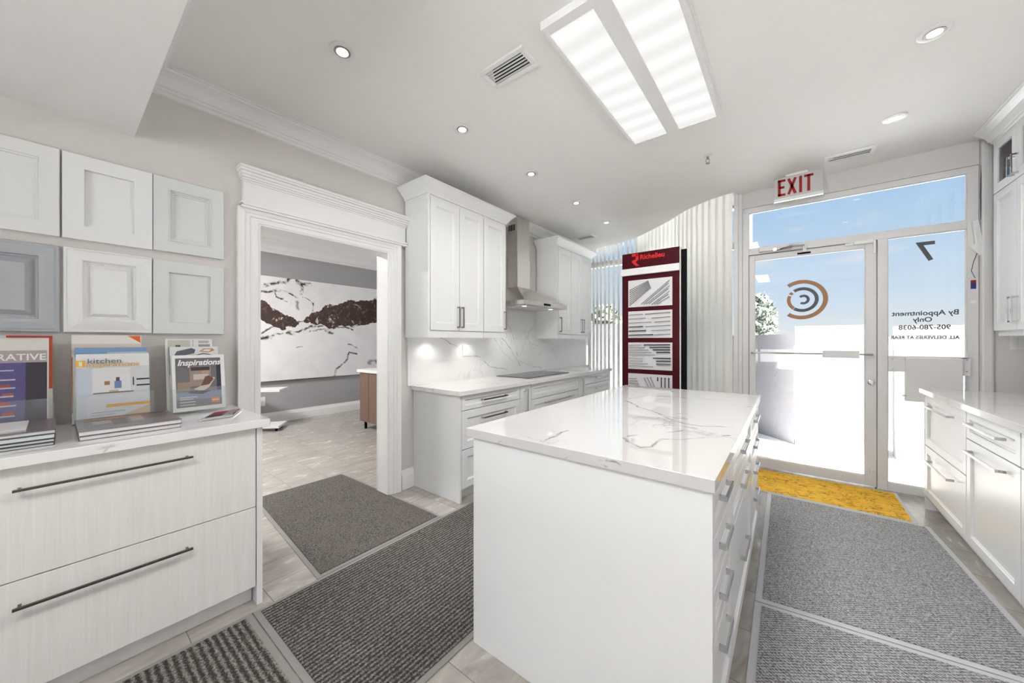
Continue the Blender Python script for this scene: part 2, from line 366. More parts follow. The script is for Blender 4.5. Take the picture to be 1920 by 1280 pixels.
# crowns: profile (out from wall, down from top)
CR = [(0, 0), (.112, 0), (.112, .012), (.104, .014), (.100, .024), (.086, .030), (.062, .048), (.046, .072), (.040, .086), (.030, .090), (.028, .100), (.016, .106), (.014, .122), (0, .126)]
def crown(mb, a, b, nrm, zt0, zt1, prof=CR, m0=0, m1=0, k=1):
    """a->b run on the wall line; nrm = outward normal (2d); m0/m1 extend the ends by m*projection (mitre)"""
    d = (Vector(b)-Vector(a)).normalized(); r0 = []; r1 = []
    for o_, h in prof:
        r0.append((a[0]+nrm[0]*o_*k-d[0]*m0*o_*k, a[1]+nrm[1]*o_*k-d[1]*m0*o_*k, zt0-h*k)); r1.append((b[0]+nrm[0]*o_*k+d[0]*m1*o_*k, b[1]+nrm[1]*o_*k+d[1]*m1*o_*k, zt1-h*k))
    mb.rings([r0, r1])
mb = MB(); crown(mb, (XW, .255), (XW, 5.5), (1, 0), ZC(XW, .25)+.003, ZC(XW, 5.5)+.003, m0=-1); struct('trim_1', mb, M_TRIM)
mb = MB(); crown(mb, (XW, .255), (-.9, .255), (0, 1), ZC(XW, .3)+.003, ZC(-.9, .3)+.003, m0=-1); struct('trim_2', mb, M_TRIM)
mb = MB(); crown(mb, (-6.5, -1), (-6.5, 5.6), (1, 0), 2.88, 2.88, k=1.4); struct('trim_3', mb, M_TRIM)
mb = MB(); crown(mb, (-2.82, -1), (-2.82, 5.6), (-1, 0), 2.88, 2.88, k=1.1); struct('trim_6', mb, M_TRIM)
# baseboards
BB = [(0, 0), (.018, 0), (.018, .115), (.014, .13), (.009, .15), (.006, .17), (0, .17)]
def base(name, a, b, nrm):
    mb = MB(); mb.rings([[(a[0]+nrm[0]*o_, a[1]+nrm[1]*o_, h) for o_, h in BB], [(b[0]+nrm[0]*o_, b[1]+nrm[1]*o_, h) for o_, h in BB]]); struct(name, mb, M_TRIM)
base('baseboard_left', (XW, 1.866), (XW, 1.993), (1, 0)); base('baseboard_next_room', (-6.5, -1), (-6.5, 5.55), (1, 0)); base('baseboard_exit', (1.24, YE-.02), (XR, YE-.02), (0, -1))
# cased opening: jamb, fluted casing and entablature
mb = MB(); mb.box(XW-.135, XW+.002, .80, .812, 0, 2.06); mb.box(XW-.135, XW+.002, 1.724, 1.736, 0, 2.06); mb.box(XW-.135, XW+.002, .812, 1.724, 2.048, 2.06)
def casing(mb, pts_in, width, x0, sgn=1):
    prof = [(0, 0), (0, .016), (.010, .016), (.014, .022), (.030, .022), (.034, .017), (.052, .017), (.056, .024), (.078, .024), (.082, .030), (.106, .034), (.116, .036), (.116, 0)]
    prof = [(a*width/.116, b) for a, b in prof]; rs = []
    for (y, z), (dy, dz) in pts_in: rs.append([(x0+sgn*w_, y+dy*a, z+dz*a) for a, w_ in prof])
    mb.rings(rs)
casing(mb, [((.812, 0), (-1, 0)), ((.812, 2.048), (-1, .72)), ((1.724, 2.048), (1, .72)), ((1.724, 0), (1, 0))], .125, XW)
def slab(mb, y0, y1, z0, z1, p): mb.box(XW, XW+p, y0, y1, z0, z1)
slab(mb, .700, 1.906, 2.132, 2.146, .052); slab(mb, .708, 1.898, 2.146, 2.156, .060); slab(mb, .700, 1.906, 2.156, 2.170, .050)
slab(mb, .716, 1.890, 2.17, 2.30, .034)
for i, (z0, z1, p) in enumerate([(2.295, 2.306, .040), (2.306, 2.318, .048), (2.318, 2.334, .056), (2.334, 2.352, .064), (2.352, 2.366, .078), (2.366, 2.384, .084)]): slab(mb, .716-(p-.034)*.6, 1.89+(p-.034)*.6, z0, z1, p)
struct('trim_4', mb, M_TRIM, bev=.002)

# ---- entrance: window_1 (fixed frame, transom light, side light) and door_1
Y0, Y1 = YE, YE+.042
w1 = sroot('window_1', (.4, YE, 0))
mb = MB()
mb.box(-.392, 1.176, Y0, Y1, 2.642, 2.695); mb.box(-.392, -.338, Y0, Y1, 0, 2.642); mb.box(1.117, 1.176, Y0, Y1, 0, 2.642)
mb.box(-.338, 1.117, Y0, Y1, 2.203, 2.268); mb.box(.613, .676, Y0, Y1, 0, 2.203); mb.box(.676, 1.117, Y0, Y1, 0, .07)
mb.box(-.345, -.322, Y1+.001, Y1+.018, 0, 2.21); mb.box(.598, .62, Y1+.001, Y1+.018, 0, 2.21); mb.box(-.322, .598, Y1+.001, Y1+.018, 2.185, 2.21)
obj('window_frame', mb, M_ALU, w1, bev=.003)
mb = MB(); 
for (a, b_, c_, d_) in ((-.338, 1.117, 2.268, 2.642), (.676, 1.117, .07, 2.203)):
    t_ = .006; mb.box(a, b_, Y0+.012, Y0+.029, c_, c_+t_); mb.box(a, b_, Y0+.012, Y0+.029, d_-t_, d_); mb.box(a, a+t_, Y0+.012, Y0+.029, c_, d_); mb.box(b_-t_, b_, Y0+.012, Y0+.029, c_, d_)
obj('glazing_bead', mb, M_ALU, w1)
obj('transom_pane', MB().box(-.338, 1.117, Y0+.03, Y0+.036, 2.268, 2.642), M_GLASS, w1)
sp_ = obj('side_pane', MB().box(.676, 1.117, Y0+.03, Y0+.036, .07, 2.203), M_GLASS, w1)
FG = FNY(Y0+.0295)
def ltext(s, u, v, size, mat, sx=1, bold=.0008): return text('lettering', s, FG, u, v, size, mat, w1, sx=sx, depth=.0006, align='CENTER', mirror=True, bold=bold)
ltext('7', .905, 1.985, .225, M_GREYINK, 1.0, .004)
ltext('By Appointment', .895, 1.525, .057, M_GREYINK, 1.0, .0012)
ltext('Only', .885, 1.47, .055, M_GREYINK, 1.0, .0012)
ltext('905-780-6038', .893, 1.405, .055, M_GREYINK, .95, .0012)
ltext('ALL DELIVERIES AT REAR', .892, 1.325, .038, M_GREYINK, .92, .0014)
# mail rail and box on the side light
mb = MB(); mb.box(.676, 1.12, Y0-.03, Y0+.02, 1.165, 1.178); mb.box(.676, .79, Y0-.028, Y0, 1.045, 1.165); mb.box(1.082, 1.128, Y0-.03, Y0, 1.03, 1.175); obj('mail_rail', mb, M_ALU, w1, bev=.002)
mb = MB(); mb.box(.775, 1.085, Y0-.05, Y0+.0, .80, 1.163); obj('mail_box', mb, M_ALU, w1, 'light grey metal mail catcher box', bev=.003)
mb = MB(); 
for x, z in ((.70, 1.15), (.70, 1.065), (1.105, 1.155), (1.105, 1.065)): mb.lathe((x, z, 0), [(.006, 0), (.006, .004), (.003, .005)], 8, FNY(Y0-.03))
mb.tube([(.778, Y0-.055, .845), (.755, Y0-.06, .845)], .006); obj('screw', mb, M_CHROME, w1)
# door_1
d1 = sroot('door_1', (.135, YE, 0)); Ya, Yb = YE+.008, YE+.042
mb = MB(); mb.box(-.334, -.287, Ya, Yb, .012, 2.196); mb.box(.537, .609, Ya, Yb, .012, 2.196); mb.box(-.287, .537, Ya, Yb, 2.143, 2.196); mb.box(-.287, .537, Ya, Yb, .012, .098)
obj('door_frame', mb, M_ALU, d1, bev=.003)
obj('door_glass', MB().box(-.287, .537, Ya+.022, Ya+.028, .098, 2.143), M_GLASS, d1)
mb = MB(); t_ = .006
mb.box(-.287, .537, Ya+.006, Ya+.021, .098, .098+t_); mb.box(-.287, .537, Ya+.006, Ya+.021, 2.143-t_, 2.143); mb.box(-.287, -.287+t_, Ya+.006, Ya+.021, .098, 2.143); mb.box(.537-t_, .537, Ya+.006, Ya+.021, .098, 2.143)
obj('glazing_bead', mb, M_ALU, d1)
mb = MB(); mb.tube([(-.30, YE-.045, 1.186), (.575, YE-.045, 1.186)], .007); mb.tube([(-.31, YE+.02, 1.186), (-.31, YE-.045, 1.186), (-.295, YE-.045, 1.186)], .008); mb.tube([(.575, YE+.02, 1.186), (.575, YE-.045, 1.186)], .010)
pb = obj('push_bar', mb, M_NICKEL, d1, 'thin horizontal metal push bar'); obj('push_plate', MB().box(.243, .492, YE-.062, YE-.045, 1.153, 1.218), M_ALU, pb, bev=.003)
mb = MB(); mb.lathe((.575, .94, 0), [(.024, 0), (.024, .010), (.018, .014), (.012, .014), (.012, .008)], 20, FNY(Ya)); mb.fbox(FNY(Ya), .570, .580, .925, .955, .008, .026); obj('door_lock', mb, M_CHROME, d1, smooth=True)
mb = MB(); mb.box(.552, .592, Ya-.008, Ya, .03, .14); mb.box(.565, .58, Ya-.02, Ya, .12, .17); obj('floor_bolt', mb, M_ALU, d1)
mb = MB(); mb.box(-.245, .0, YE-.06, YE+.005, 2.213, 2.262); mb.box(.005, .018, YE-.05, YE, 2.215, 2.26); cl = obj('door_closer', mb, M_ALU, d1, bev=.006)
mb = MB(); mb.tube([(-.115, YE-.035, 2.218), (.02, YE-.09, 2.224), (.115, YE-.02, 2.232)], .009); mb.lathe((-.115, 2.215, 0), [(.018, .05), (.018, .075)], 14, FNY(YE)); mb.box(.10, .128, YE-.03, YE+.01, 2.165, 2.24); obj('closer_arm', mb, M_CHROME, cl)
obj('closer_shoe', MB().box(.06, .16, YE-.012, YE+.012, 2.155, 2.167), M_BLACK, cl)
mb = MB(); mb.box(.40, .46, YE-.01, YE+.012, 2.178, 2.2); mb.box(.46, .585, YE-.025, YE+.012, 2.178, 2.21); mb.box(.585, .60, YE-.02, YE+.012, 2.08, 2.2); obj('door_contact', mb, M_WHITEP, d1, bev=.004)
# logo on the door glass
FD = FNY(Ya+.0215)
def arc(mb, cx, cz, r0, r1, a0, a1, n=40):
    P = []; Q = []
    for i in range(n+1):
        a = R(a0+(a1-a0)*i/n); P.append((cx+r1*math.cos(a), cz+r1*math.sin(a))); Q.append((cx+r0*math.cos(a), cz+r0*math.sin(a)))
    for i in range(n):
        mb.prism([FD(*P[i], 0), FD(*P[i+1], 0), FD(*Q[i+1], 0), FD(*Q[i], 0)], (0, -.0006, 0))
cx, cz = .095, 1.712
mb = MB(); arc(mb, cx, cz, .157, .193, -127, 127); arc(mb, cx+.005, cz, .092, .121, 157, 231, 16); arc(mb, cx+.005, cz, .092, .121, 137, 150, 4); obj('logo_ring', mb, M_BROWNINK, d1, 'copper brown arcs of the round logo')
mb = MB(); arc(mb, cx+.005, cz, .092, .121, -127, 127); arc(mb, cx+.012, cz, .025, .048, -125, 135, 24); obj('logo_ring', mb, M_GREYINK, d1, 'charcoal arcs of the round logo')
# hook bracket with a hanging cord and stickers on the right jamb
t = thing('door_sensor', 'white plastic sensor with a thin dangling cord on the right window jamb', 'sensor', (1.165, YE-.02, 2.05))
mb = MB(); mb.prism([(1.135, YE-.04, 2.25), (1.165, YE-.04, 2.26), (1.185, YE-.04, 2.10), (1.19, YE-.04, 1.97), (1.165, YE-.04, 1.985), (1.12, YE-.04, 2.06), (1.15, YE-.04, 2.07)], (0, .042, 0)); obj('body', mb, M_WHITEP, t, bev=.004)
mb = MB(); mb.tube([(1.18, YE-.03, 2.68), (1.175, YE-.035, 2.45), (1.178, YE-.03, 2.25)], .0035, 6); obj('cord', mb, M_DARK, t); mb = MB(); mb.tube([(1.16, YE-.03, 2.0), (1.14, YE-.035, 1.93), (1.13, YE-.03, 1.86), (1.15, YE-.03, 1.80)], .002, 6); obj('cord', mb, M_DARK, t)
for nm, z0, z1, m_, lb in (('sticker', 1.74, 1.79, M_EXITRED, 'small red and blue sticker on the right window jamb'), ('sticker', 1.58, 1.63, M_WHITEP, 'small white sticker with grey print on the right window jamb')):
    t = thing(nm, lb, 'sticker', (1.15, YE, z0)); obj('upper_band', MB().box(1.134, 1.162, YE-.001, YE, (z0+z1)/2, z1), m_, t); obj('lower_band', MB().box(1.134, 1.162, YE-.001, YE, z0-.02, (z0+z1)/2), plain('blue_ink', (.02, .03, .20)) if m_ is M_EXITRED else M_ALU, t)

# ================================================================== outside
struct('ground_rear_bounce', MB().box(-40, 40, -60, YB-.12, -.12, -.05), M_GROUND); struct('ground_outside', MB().box(-40, 40, 5.7, 120, -.12, -.05), M_GROUND); struct('ground_doorstep', MB().box(-.39, 3, YE+.1, 5.7, -.12, -.03), M_GROUND)  # rear ground added unseen to bounce sun up through the rear window
tag(obj('stand_in_wall', MB().box(.055, .80, 5.95, 6.15, -.05, 1.50), M_OUTW), 'sunlit white wall standing in for the pale lower half of the glass door', 'wall')  # wall added to stand in for the whitish lower door pane
tag(obj('stand_in_wall', MB().box(.965, 3.2, 5.90, 6.10, -.05, 1.475), M_OUTW), 'sunlit white wall standing in for the pale side window behind the mail box', 'wall')
mb = MB(); mb.prism([(.05, 5.97, -.05), (-1.6, 7.62, -.05), (-1.45, 7.77, -.05), (.05, 6.26, -.05)], (0, 0, 1.445)); tag(obj('stand_in_wall', mb, M_OUTG), 'pale grey stand-in wall turned into shade at the left side of the glass door', 'wall')  # stand-in wing, angled away from the sun so its face falls in shade
tag(obj('stand_in_wall', MB().box(.81, 3.2, 6.6, 6.8, -.05, 1.36), M_OUTW), 'low white stand-in wall set back between the two nearer ones', 'wall')
tag(obj('stand_in_wall', MB().box(-6.5, -1.9, 7.9, 8.1, -.05, 1.70), M_OUTG), 'long grey stand-in wall glimpsed between the slats of the blinds', 'wall')  # added wall that gives the lower panes their grey tone
def tree(x, y, h, r, lb):
    t = thing('tree', lb, 'tree', (x, y, -.05)); mb = MB(); mb.tube([(x, y, -.05), (x+.1, y, h*.4), (x, y, h*.75)], .12, 8, .04); obj('trunk', mb, M_WOODB, t)
    mb = MB(); rr = random.Random(int(h*100))
    for i in range(900):
        a = rr.random()*2*PI; q = rr.random()**.5*r; zz = h*.4+rr.random()*h*.6; k = 1-abs((zz/h-.65)/.45)**2; k = max(.15, k)
        p = Vector((x+math.cos(a)*q*k, y+math.sin(a)*q*k, zz)); s_ = .10+rr.random()*.12
        d = Vector((rr.random()-.5, rr.random()-.5, rr.random()-.5)).normalized(); e_ = d.orthogonal().normalized()
        mb.poly([p-d*s_, p+e_*s_*.5, p+d*s_, p-e_*s_*.5])
    obj('foliage', mb, M_LEAF, t)
tree(-1.25, 22, 3.6, .8, 'hazy leafy tree beyond the grey wall, seen at the left of the door glass')
tree(-5.6, 13, 2.6, .7, 'small green tree glimpsed between the blinds beside the far wall cabinet')

# ================================================================== vertical blinds
def curve_pts():
    P = [Vector((x, y, 0)) for x, y in CURVE]; out = [P[0]]
    seg = 0; pos = 0; acc = 0; i = 0; d = .082; cur = P[0]; res = [(P[0], (P[1]-P[0]).normalized())]; need = d
    while i < len(P)-1:
        ln = (P[i+1]-cur).length
        if ln >= need: cur = cur+(P[i+1]-cur).normalized()*need; res.append((cur, (P[i+1]-P[i]).normalized())); need = d
        else: need -= ln; cur = P[i+1]; i += 1
    return res
bl = thing('vertical_blind', 'tall white vertical blind slats curving along the window wall behind the maroon display', 'blind', (-1.6, 5.0, 0))
for p, t_ in curve_pts():
    n_ = Vector((-t_.y, t_.x, 0)); op = p.x < -1.80; c_ = p+n_*.04; ang = R(84) if op else R(20)
    if p.x > -.50: continue
    d_ = (Vector((0, 1, 0)) if op else t_*math.cos(ang)+n_*math.sin(ang))*.0445; th = n_*.0008; bow = (t_*-math.sin(ang)+n_*math.cos(ang))*(.004 if op else .010); zt = 3.06
    r_ = []
    for zz in (.04, zt): r_.append([tuple((c_-d_)+Vector((0, 0, zz))), tuple(c_-d_*.4+bow+Vector((0, 0, zz))), tuple(c_+d_*.4+bow+Vector((0, 0, zz))), tuple(c_+d_+Vector((0, 0, zz))), tuple(c_+d_*.4+bow+th+Vector((0, 0, zz))), tuple(c_-d_*.4+bow+th+Vector((0, 0, zz)))])
    obj('slat', MB().rings(r_), M_BLIND, bl)
mb = MB(); mb.tube([(x+.0, y+.05, 3.085) for x, y in CURVE[:-1]], .02, 6); obj('head_track', mb, M_WHITEP, bl)

# ================================================================== ceiling fixtures
def lamp(name, kind, loc, energy, size, color=(1, .97, .93), sy=None, spot=None, rot=(0, 0, 0)):
    ld = bpy.data.lights.new(name, kind); ld.energy = energy; ld.color = color
    if kind == 'AREA':
        ld.size = size
        if sy: ld.shape = 'RECTANGLE'; ld.size_y = sy
    else: ld.shadow_soft_size = size
    if spot: ld.spot_size = spot; ld.spot_blend = .7
    o = bpy.data.objects.new(name, ld); COL.objects.link(o); o.location = loc; o.rotation_euler = rot; return o
def downlight(x, y, label, group=None, corr=True, z=None):
    if corr: x, y = onceil(x, y)
    z = ZC(x, y) if z is None else z
    t = thing('recessed_downlight', label, 'ceiling light', (x, y, z), group)
    mb = MB(); n = 28
    mb.lathe((x, y, z), [(.062, .004), (.062, -.004), (.056, -.007), (.040, -.005), (.0395, .002)], n); obj('trim_ring', mb, M_WHITEP, t, smooth=True)
    mb = MB(); mb.lathe((x, y, z), [(.0385, -.0045), (.0385, -.0065), (.034, -.0065)], n); obj('gimbal_ring', mb, M_NICKEL, t)
    mb = MB(); mb.lathe((x, y, z), [(.028, -.006), (.028, -.0085), (.016, -.0095)], n); obj('lens', mb, M_LED, t)
    l_ = lamp('downlight_lamp', 'SPOT', (x, y, z-.02), LIGHT_DOWN, .03, spot=R(130)); return t
for y, nm in ((.892, 'nearest the camera and soffit'), (1.728, 'second from the soffit'), (2.557, 'above the tall wall cabinets'), (3.389, 'level with the steel chimney hood'), (4.18, 'farthest, by the blinds')):
    downlight(-1.78, y, 'recessed downlight in the left ceiling row, '+nm)
downlight(.542, 2.56, 'large-looking round recessed downlight at the upper right corner of the photo'); downlight(.545, 3.386, 'round recessed downlight between the corner downlight and the exit door vent')
for y in (.05, -.8, -1.65): downlight(-.3, y, 'added unseen fill downlight in the ceiling behind the camera', 'added fill downlights behind the camera', False)  # out-of-view lamps added to brighten the room
for y in (1.72, .85, -.05, -.95, -1.85): downlight(.56, y, 'added fill downlight continuing the right ceiling row beyond the picture', 'added fill downlights in the right row', False)  # row extended out of view as extra fill lighting
def panel_light(x0, x1, y0, y1, zb, label, energy):
    t = thing('ceiling_panel_light', label, 'ceiling light', ((x0+x1)/2, (y0+y1)/2, zb))
    mb = MB(); s_ = (x1-x0-.116)/2-.0
    xa, xb = x0+.020, x0+.020+(x1-x0)*.395; xc, xd = x1-.020-(x1-x0)*.395, x1-.020; ya, yb = y0+.05, y1-.012
    zt = zb+.045
    mb.box(x0, x1, y0, ya, zb, zt); mb.box(x0, x1, yb, y1, zb, zt); mb.box(x0, xa, ya, yb, zb, zt); mb.box(xb, xc, ya, yb, zb, zt); mb.box(xd, x1, ya, yb, zb, zt); mb.box(x0-.012, x1+.012, y0-.004, y1+.012, zt-.004, zt+.03)
    obj('housing', mb, M_TRIM, t)
    for a, b_ in ((xa, xb), (xc, xd)):
        obj('diffuser', MB().box(a, b_, ya, yb, zb+.006, zb+.012), M_DIFF, t)
        lamp('panel_lamp', 'AREA', ((a+b_)/2, (ya+yb)/2, zb-.003), energy, b_-a, (1, .985, .96), yb-ya)
panel_light(-.925, -.355, 1.405, 2.66, 2.768, 'rectangular ceiling light with two glowing diffuser strips above the island', LIGHT_PANEL)
panel_light(-.925, -.355, -1.75, -.5, 2.75, 'added rectangular two-strip fill light, unseen, behind the camera', LIGHT_PANEL*1.6)  # second fixture is unseen, added as fill from behind
def vent(x0, x1, y0, y1, label, n=5):
    xm, ym = (x0+x1)/2, (y0+y1)/2; z = ZC(xm, ym); t = thing('ceiling_vent', label, 'vent', (xm, ym, z)); b_ = .028
    mb = MB(); 
    for a in ((x0, x1, y0, y0+b_), (x0, x1, y1-b_, y1), (x0, x0+b_, y0+b_, y1-b_), (x1-b_, x1, y0+b_, y1-b_)): mb.box(*a, z-.010, z+.01)
    obj('frame', mb, M_TRIM, t, bev=.003); obj('duct_shade', MB().box(x0+b_, x1-b_, y0+b_, y1-b_, z-.002, z+.01), M_BLACK, t)  # flat black sheet stands in for the shade inside the duct
    for i in range(n):
        yy = y0+b_+(y1-y0-2*b_)*(i+.5)/n; mb = MB(); mb.prism([(x0+b_, yy-.001, z-.003), (x0+b_, yy+.002, z-.010), (x0+b_, yy+.004, z-.010), (x0+b_, yy+.001, z-.003)], (x1-x0-2*b_, 0, 0)); obj('louvre', mb, M_ALU, t)
a = onceil(-1.34, 1.42); b_ = onceil(-1.04, 1.565); vent(a[0], b_[0], a[1], b_[1], 'square-edged ceiling register with blackened gaps between its louvres beside the large ceiling light')
a = onceil(.217, 3.77); b_ = onceil(.515, 3.90); vent(a[0], b_[0], a[1], b_[1], 'slim ceiling register in front of the exit sign side window', 3)
a = onceil(-2.42, 4.53); b_ = onceil(-2.13, 4.67); vent(a[0], b_[0], a[1], b_[1], 'small ceiling register above the farthest wall cabinet', 3)
x, y = onceil(-.51, 3.17); z = ZC(x, y); t = thing('fire_sprinkler', 'small chrome pendent fire sprinkler on the ceiling between the ceiling light and exit sign', 'sprinkler', (x, y, z-.07))
mb = MB(); mb.lathe((x, y, z), [(.034, .002), (.034, -.003), (.018, -.008)], 20); obj('escutcheon', mb, M_WHITEP, t, smooth=True)
mb = MB(); mb.tube([(x, y, z), (x, y, z-.03)], .008); mb.tube([(x-.01, y, z-.028), (x-.014, y, z-.045), (x, y, z-.062)], .0025, 6); mb.tube([(x+.01, y, z-.028), (x+.014, y, z-.045), (x, y, z-.062)], .0025, 6); mb.lathe((x, y, z), [(.016, -.062), (.016, -.064)], 12); obj('deflector', mb, M_NICKEL, t)

# exit sign
YS = 4.22; t = thing('exit_sign', 'white hanging exit sign with dark red letters above the glass door', 'sign', (.06, YS, 2.62)); zc = ZC(.06, YS)
obj('panel', MB().box(-.116, .238, YS-.012, YS+.012, 2.650, 2.842), plain('sign_grey', (.55, .55, .53), .4), t, bev=.002)
obj('mounting_canopy', MB().box(-.03, .13, YS-.02, YS+.02, 2.842, zc+.01), M_WHITEP, t); obj('lamp_strip', MB().box(-.116, .238, YS-.016, YS+.014, 2.622, 2.650), M_WHITEP, t)
FS = FNY(YS-.012)
def bars(F, mb, segs, hw, w0, w1):
    for (x0, z0, x1, z1) in segs:
        d = Vector((x1-x0, z1-z0)); ln = d.length or 1; n_ = Vector((-d.y, d.x))/ln*hw; d = d/ln*0
        p = [F(x0+n_.x, z0+n_.y, w0), F(x1+n_.x, z1+n_.y, w0), F(x1-n_.x, z1-n_.y, w0), F(x0-n_.x, z0-n_.y, w0)]; q = Vector(F(0, 0, w1))-Vector(F(0, 0, w0)); mb.prism(p, q)
EX = [[(-.076, 2.672, -.076, 2.822), (-.087, 2.813, -.030, 2.813), (-.076, 2.75, -.038, 2.75), (-.087, 2.681, -.030, 2.681)],
      [(-.008, 2.674, .043, 2.82), (.043, 2.674, -.008, 2.82)], [(.080, 2.672, .080, 2.822)], [(.105, 2.813, .170, 2.813), (.1375, 2.672, .1375, 2.822)]]
pk = plain('pink_halo', (.75, .35, .32), .5)
for ch in EX:
    mb = MB(); bars(FS, mb, ch, .0125, 0, .0004); halo = obj('letter_edge', mb, pk, t)
    mb = MB(); bars(FS, mb, ch, .010, .0004, .002); obj('letter', mb, M_EXITRED, t)

# ================================================================== cabinetry
T = .019
SHK = [(0, 0), (0, .017), (.001, .018), (.052, .018), (.056, .012), (.060, .009)]
def shaker(mb, F, u0, u1, v0, v1, st=.055):
    g = .0015; s_ = min(st, (v1-v0)*.28, (u1-u0)*.3)
    mb.stepped(F, u0+g, u1-g, v0+g, v1-g, [(0, 0), (0, .017), (.0015, .0185), (s_, .0185), (s_+.003, .0125), (s_+.009, .0115), (s_+.011, .008)])
def handle_mb(F, a, b_, fixed, vertical=False, proj=.032, s_=.006, w0=.018):
    mb = MB()
    if not vertical:
        mb.fbox(F, a, b_, fixed-s_, fixed+s_, w0+proj-.006, w0+proj)
        for u in (a, b_-.012): mb.fbox(F, u, u+.012, fixed-s_, fixed+s_, w0-.001, w0+proj-.006)
    else:
        mb.fbox(F, fixed-s_, fixed+s_, a, b_, w0+proj-.006, w0+proj)
        for u in (a, b_-.012): mb.fbox(F, fixed-s_, fixed+s_, u, u+.012, w0-.001, w0+proj-.006)
    return mb
def front(kind, F, u0, u1, v0, v1, parent, mat=None, handle=None, hm=None, st=.055, hk={}):
    mb = MB(); shaker(mb, F, u0, u1, v0, v1, st); d = obj(kind, mb, mat or M_CAB, parent)
    if handle: obj('handle', handle_mb(F, *handle, **hk), hm or M_CHROME, d)
    return d

# ---- kitchen run on the left wall: face plane x=-2.103 + 18 mm fronts
XF = -2.104; F1 = FX(XF); HB = .868
def carcass(name, label, x0, x1, y0, y1, z0, z1, toe=None, cat='cabinet', group=None, mat=None, loc=None):
    t = thing(name, label, cat, loc or ((x0+x1)/2, (y0+y1)/2, 0 if z0 < .2 else z0), group)
    obj('carcass', MB().box(x0, x1, y0, y1, z0, z1), mat or M_CAB, t)
    if toe: obj('toe_kick', MB().box(*toe), mat or M_CAB, t)
    return t
def basecab(label, y0, y1): return carcass('base_cabinet', label, XW+.002, XF, y0+.0008, y1-.0008, .10, HB, (XW+.002, XF-.05, y0+.0008, y1-.0008, 0, .10))
t = basecab('white base cabinet of three drawers nearest the cased opening, under the cooktop worktop', 2.016, 2.806)
obj('end_panel', MB().box(XW+.002, XF+.018, 1.994, 2.0155, 0, HB), M_CAB, t, bev=.001)
front('drawer', F1, 2.018, 2.804, .742, .866, t, handle=(2.25, 2.58, .806), hm=M_NICKEL); front('drawer', F1, 2.018, 2.804, .424, .738, t, handle=(2.25, 2.58, .652), hm=M_NICKEL, st=.06); front('drawer', F1, 2.018, 2.804, .106, .420, t, handle=(2.25, 2.58, .34), hm=M_NICKEL, st=.06)
t = basecab('narrow white pull-out base cabinet left of the cooktop drawers', 2.808, 2.994)
front('door', F1, 2.81, 2.992, .106, .866, t, handle=(.60, .83, 2.90, True), hm=M_CHROME)
t = basecab('wide white drawer base cabinet under the cooktop', 2.996, 4.024)
front('drawer', F1, 2.998, 4.022, .706, .866, t); front('drawer', F1, 2.998, 4.022, .406, .702, t, handle=(3.24, 3.80, .645), hm=M_CHROME); front('drawer', F1, 2.998, 4.022, .106, .402, t, handle=(3.24, 3.80, .33), hm=M_CHROME)
t = basecab('narrow white pull-out base cabinet right of the cooktop drawers', 4.026, 4.204)
front('door', F1, 4.028, 4.202, .106, .866, t, handle=(.60, .83, 4.115, True), hm=M_CHROME)
t = basecab('farthest white drawer base cabinet of the cooktop run, by the blinds', 4.206, 4.994)
obj('end_panel', MB().box(XW+.002, XF+.018, 4.9945, 5.016, 0, HB), M_CAB, t)
for v0, v1, hv in ((.742, .866, .81), (.60, .738, .665), (.355, .596, .50), (.106, .351, .25)): front('drawer', F1, 4.208, 4.992, v0, v1, t, handle=(4.52, 4.68, hv), hm=M_CHROME)
M_Q1 = quartz('quartz_counter', dens=.7)
tag(obj('worktop', MB().box(XW+.001, -2.058, 1.972, 5.04, HB, .906), M_Q1, bev=.002), 'white veined quartz worktop carrying the black cooktop along the left wall', 'countertop')
segs = []
def pl(pts, hw, st):
    for a, b_ in zip(pts, pts[1:]): segs.append(((XW+.012, a[0], a[1]), (XW+.012, b_[0], b_[1]), hw, st))
pl([(2.28, 1.36), (2.62, 1.20), (2.86, 1.13), (3.05, 1.0), (3.35, .97)], .005, .8); pl([(3.02, 1.6), (3.14, 1.42), (3.30, 1.30), (3.50, 1.12), (3.62, .98)], .006, .9); pl([(3.02, 1.66), (3.2, 1.62), (3.4, 1.45), (3.5, 1.3), (3.55, 1.12)], .005, .7)
pl([(4.0, 1.6), (3.75, 1.35), (3.6, 1.1), (3.56, 1.0)], .004, .6); pl([(3.6, 1.05), (3.85, .98), (4.1, .93)], .004, .6); pl([(3.05, 1.5), (3.1, 1.35), (3.3, 1.15), (3.5, 1.05)], .004, .6); pl([(4.35, 1.3), (4.45, 1.1), (4.6, 1.0)], .004, .5)
M_QB = quartz('marble_backsplash', segs, .04, (.82, .82, .81), .3, (.22, .21, .22), mask=(0, 1, 1))
tag(obj('backsplash', MB().box(XW+.0005, XW+.012, 1.93, 5.52, .9065, 1.9), M_QB), 'glossy white marble backsplash with grey veins behind the cooktop', 'backsplash')
t = thing('switch_plate', 'white four-gang switch and outlet plate on the marble backsplash', 'switch', (XW+.012, 2.70, 1.15)); obj('plate', MB().box(XW+.0122, XW+.018, 2.60, 2.79, 1.15, 1.265), M_WHITEP, t, bev=.002)
for i in range(3): obj('switch', MB().box(XW+.018, XW+.022, 2.625+i*.052, 2.658+i*.052, 1.172, 1.243), M_CABLIGHT, t, bev=.001)
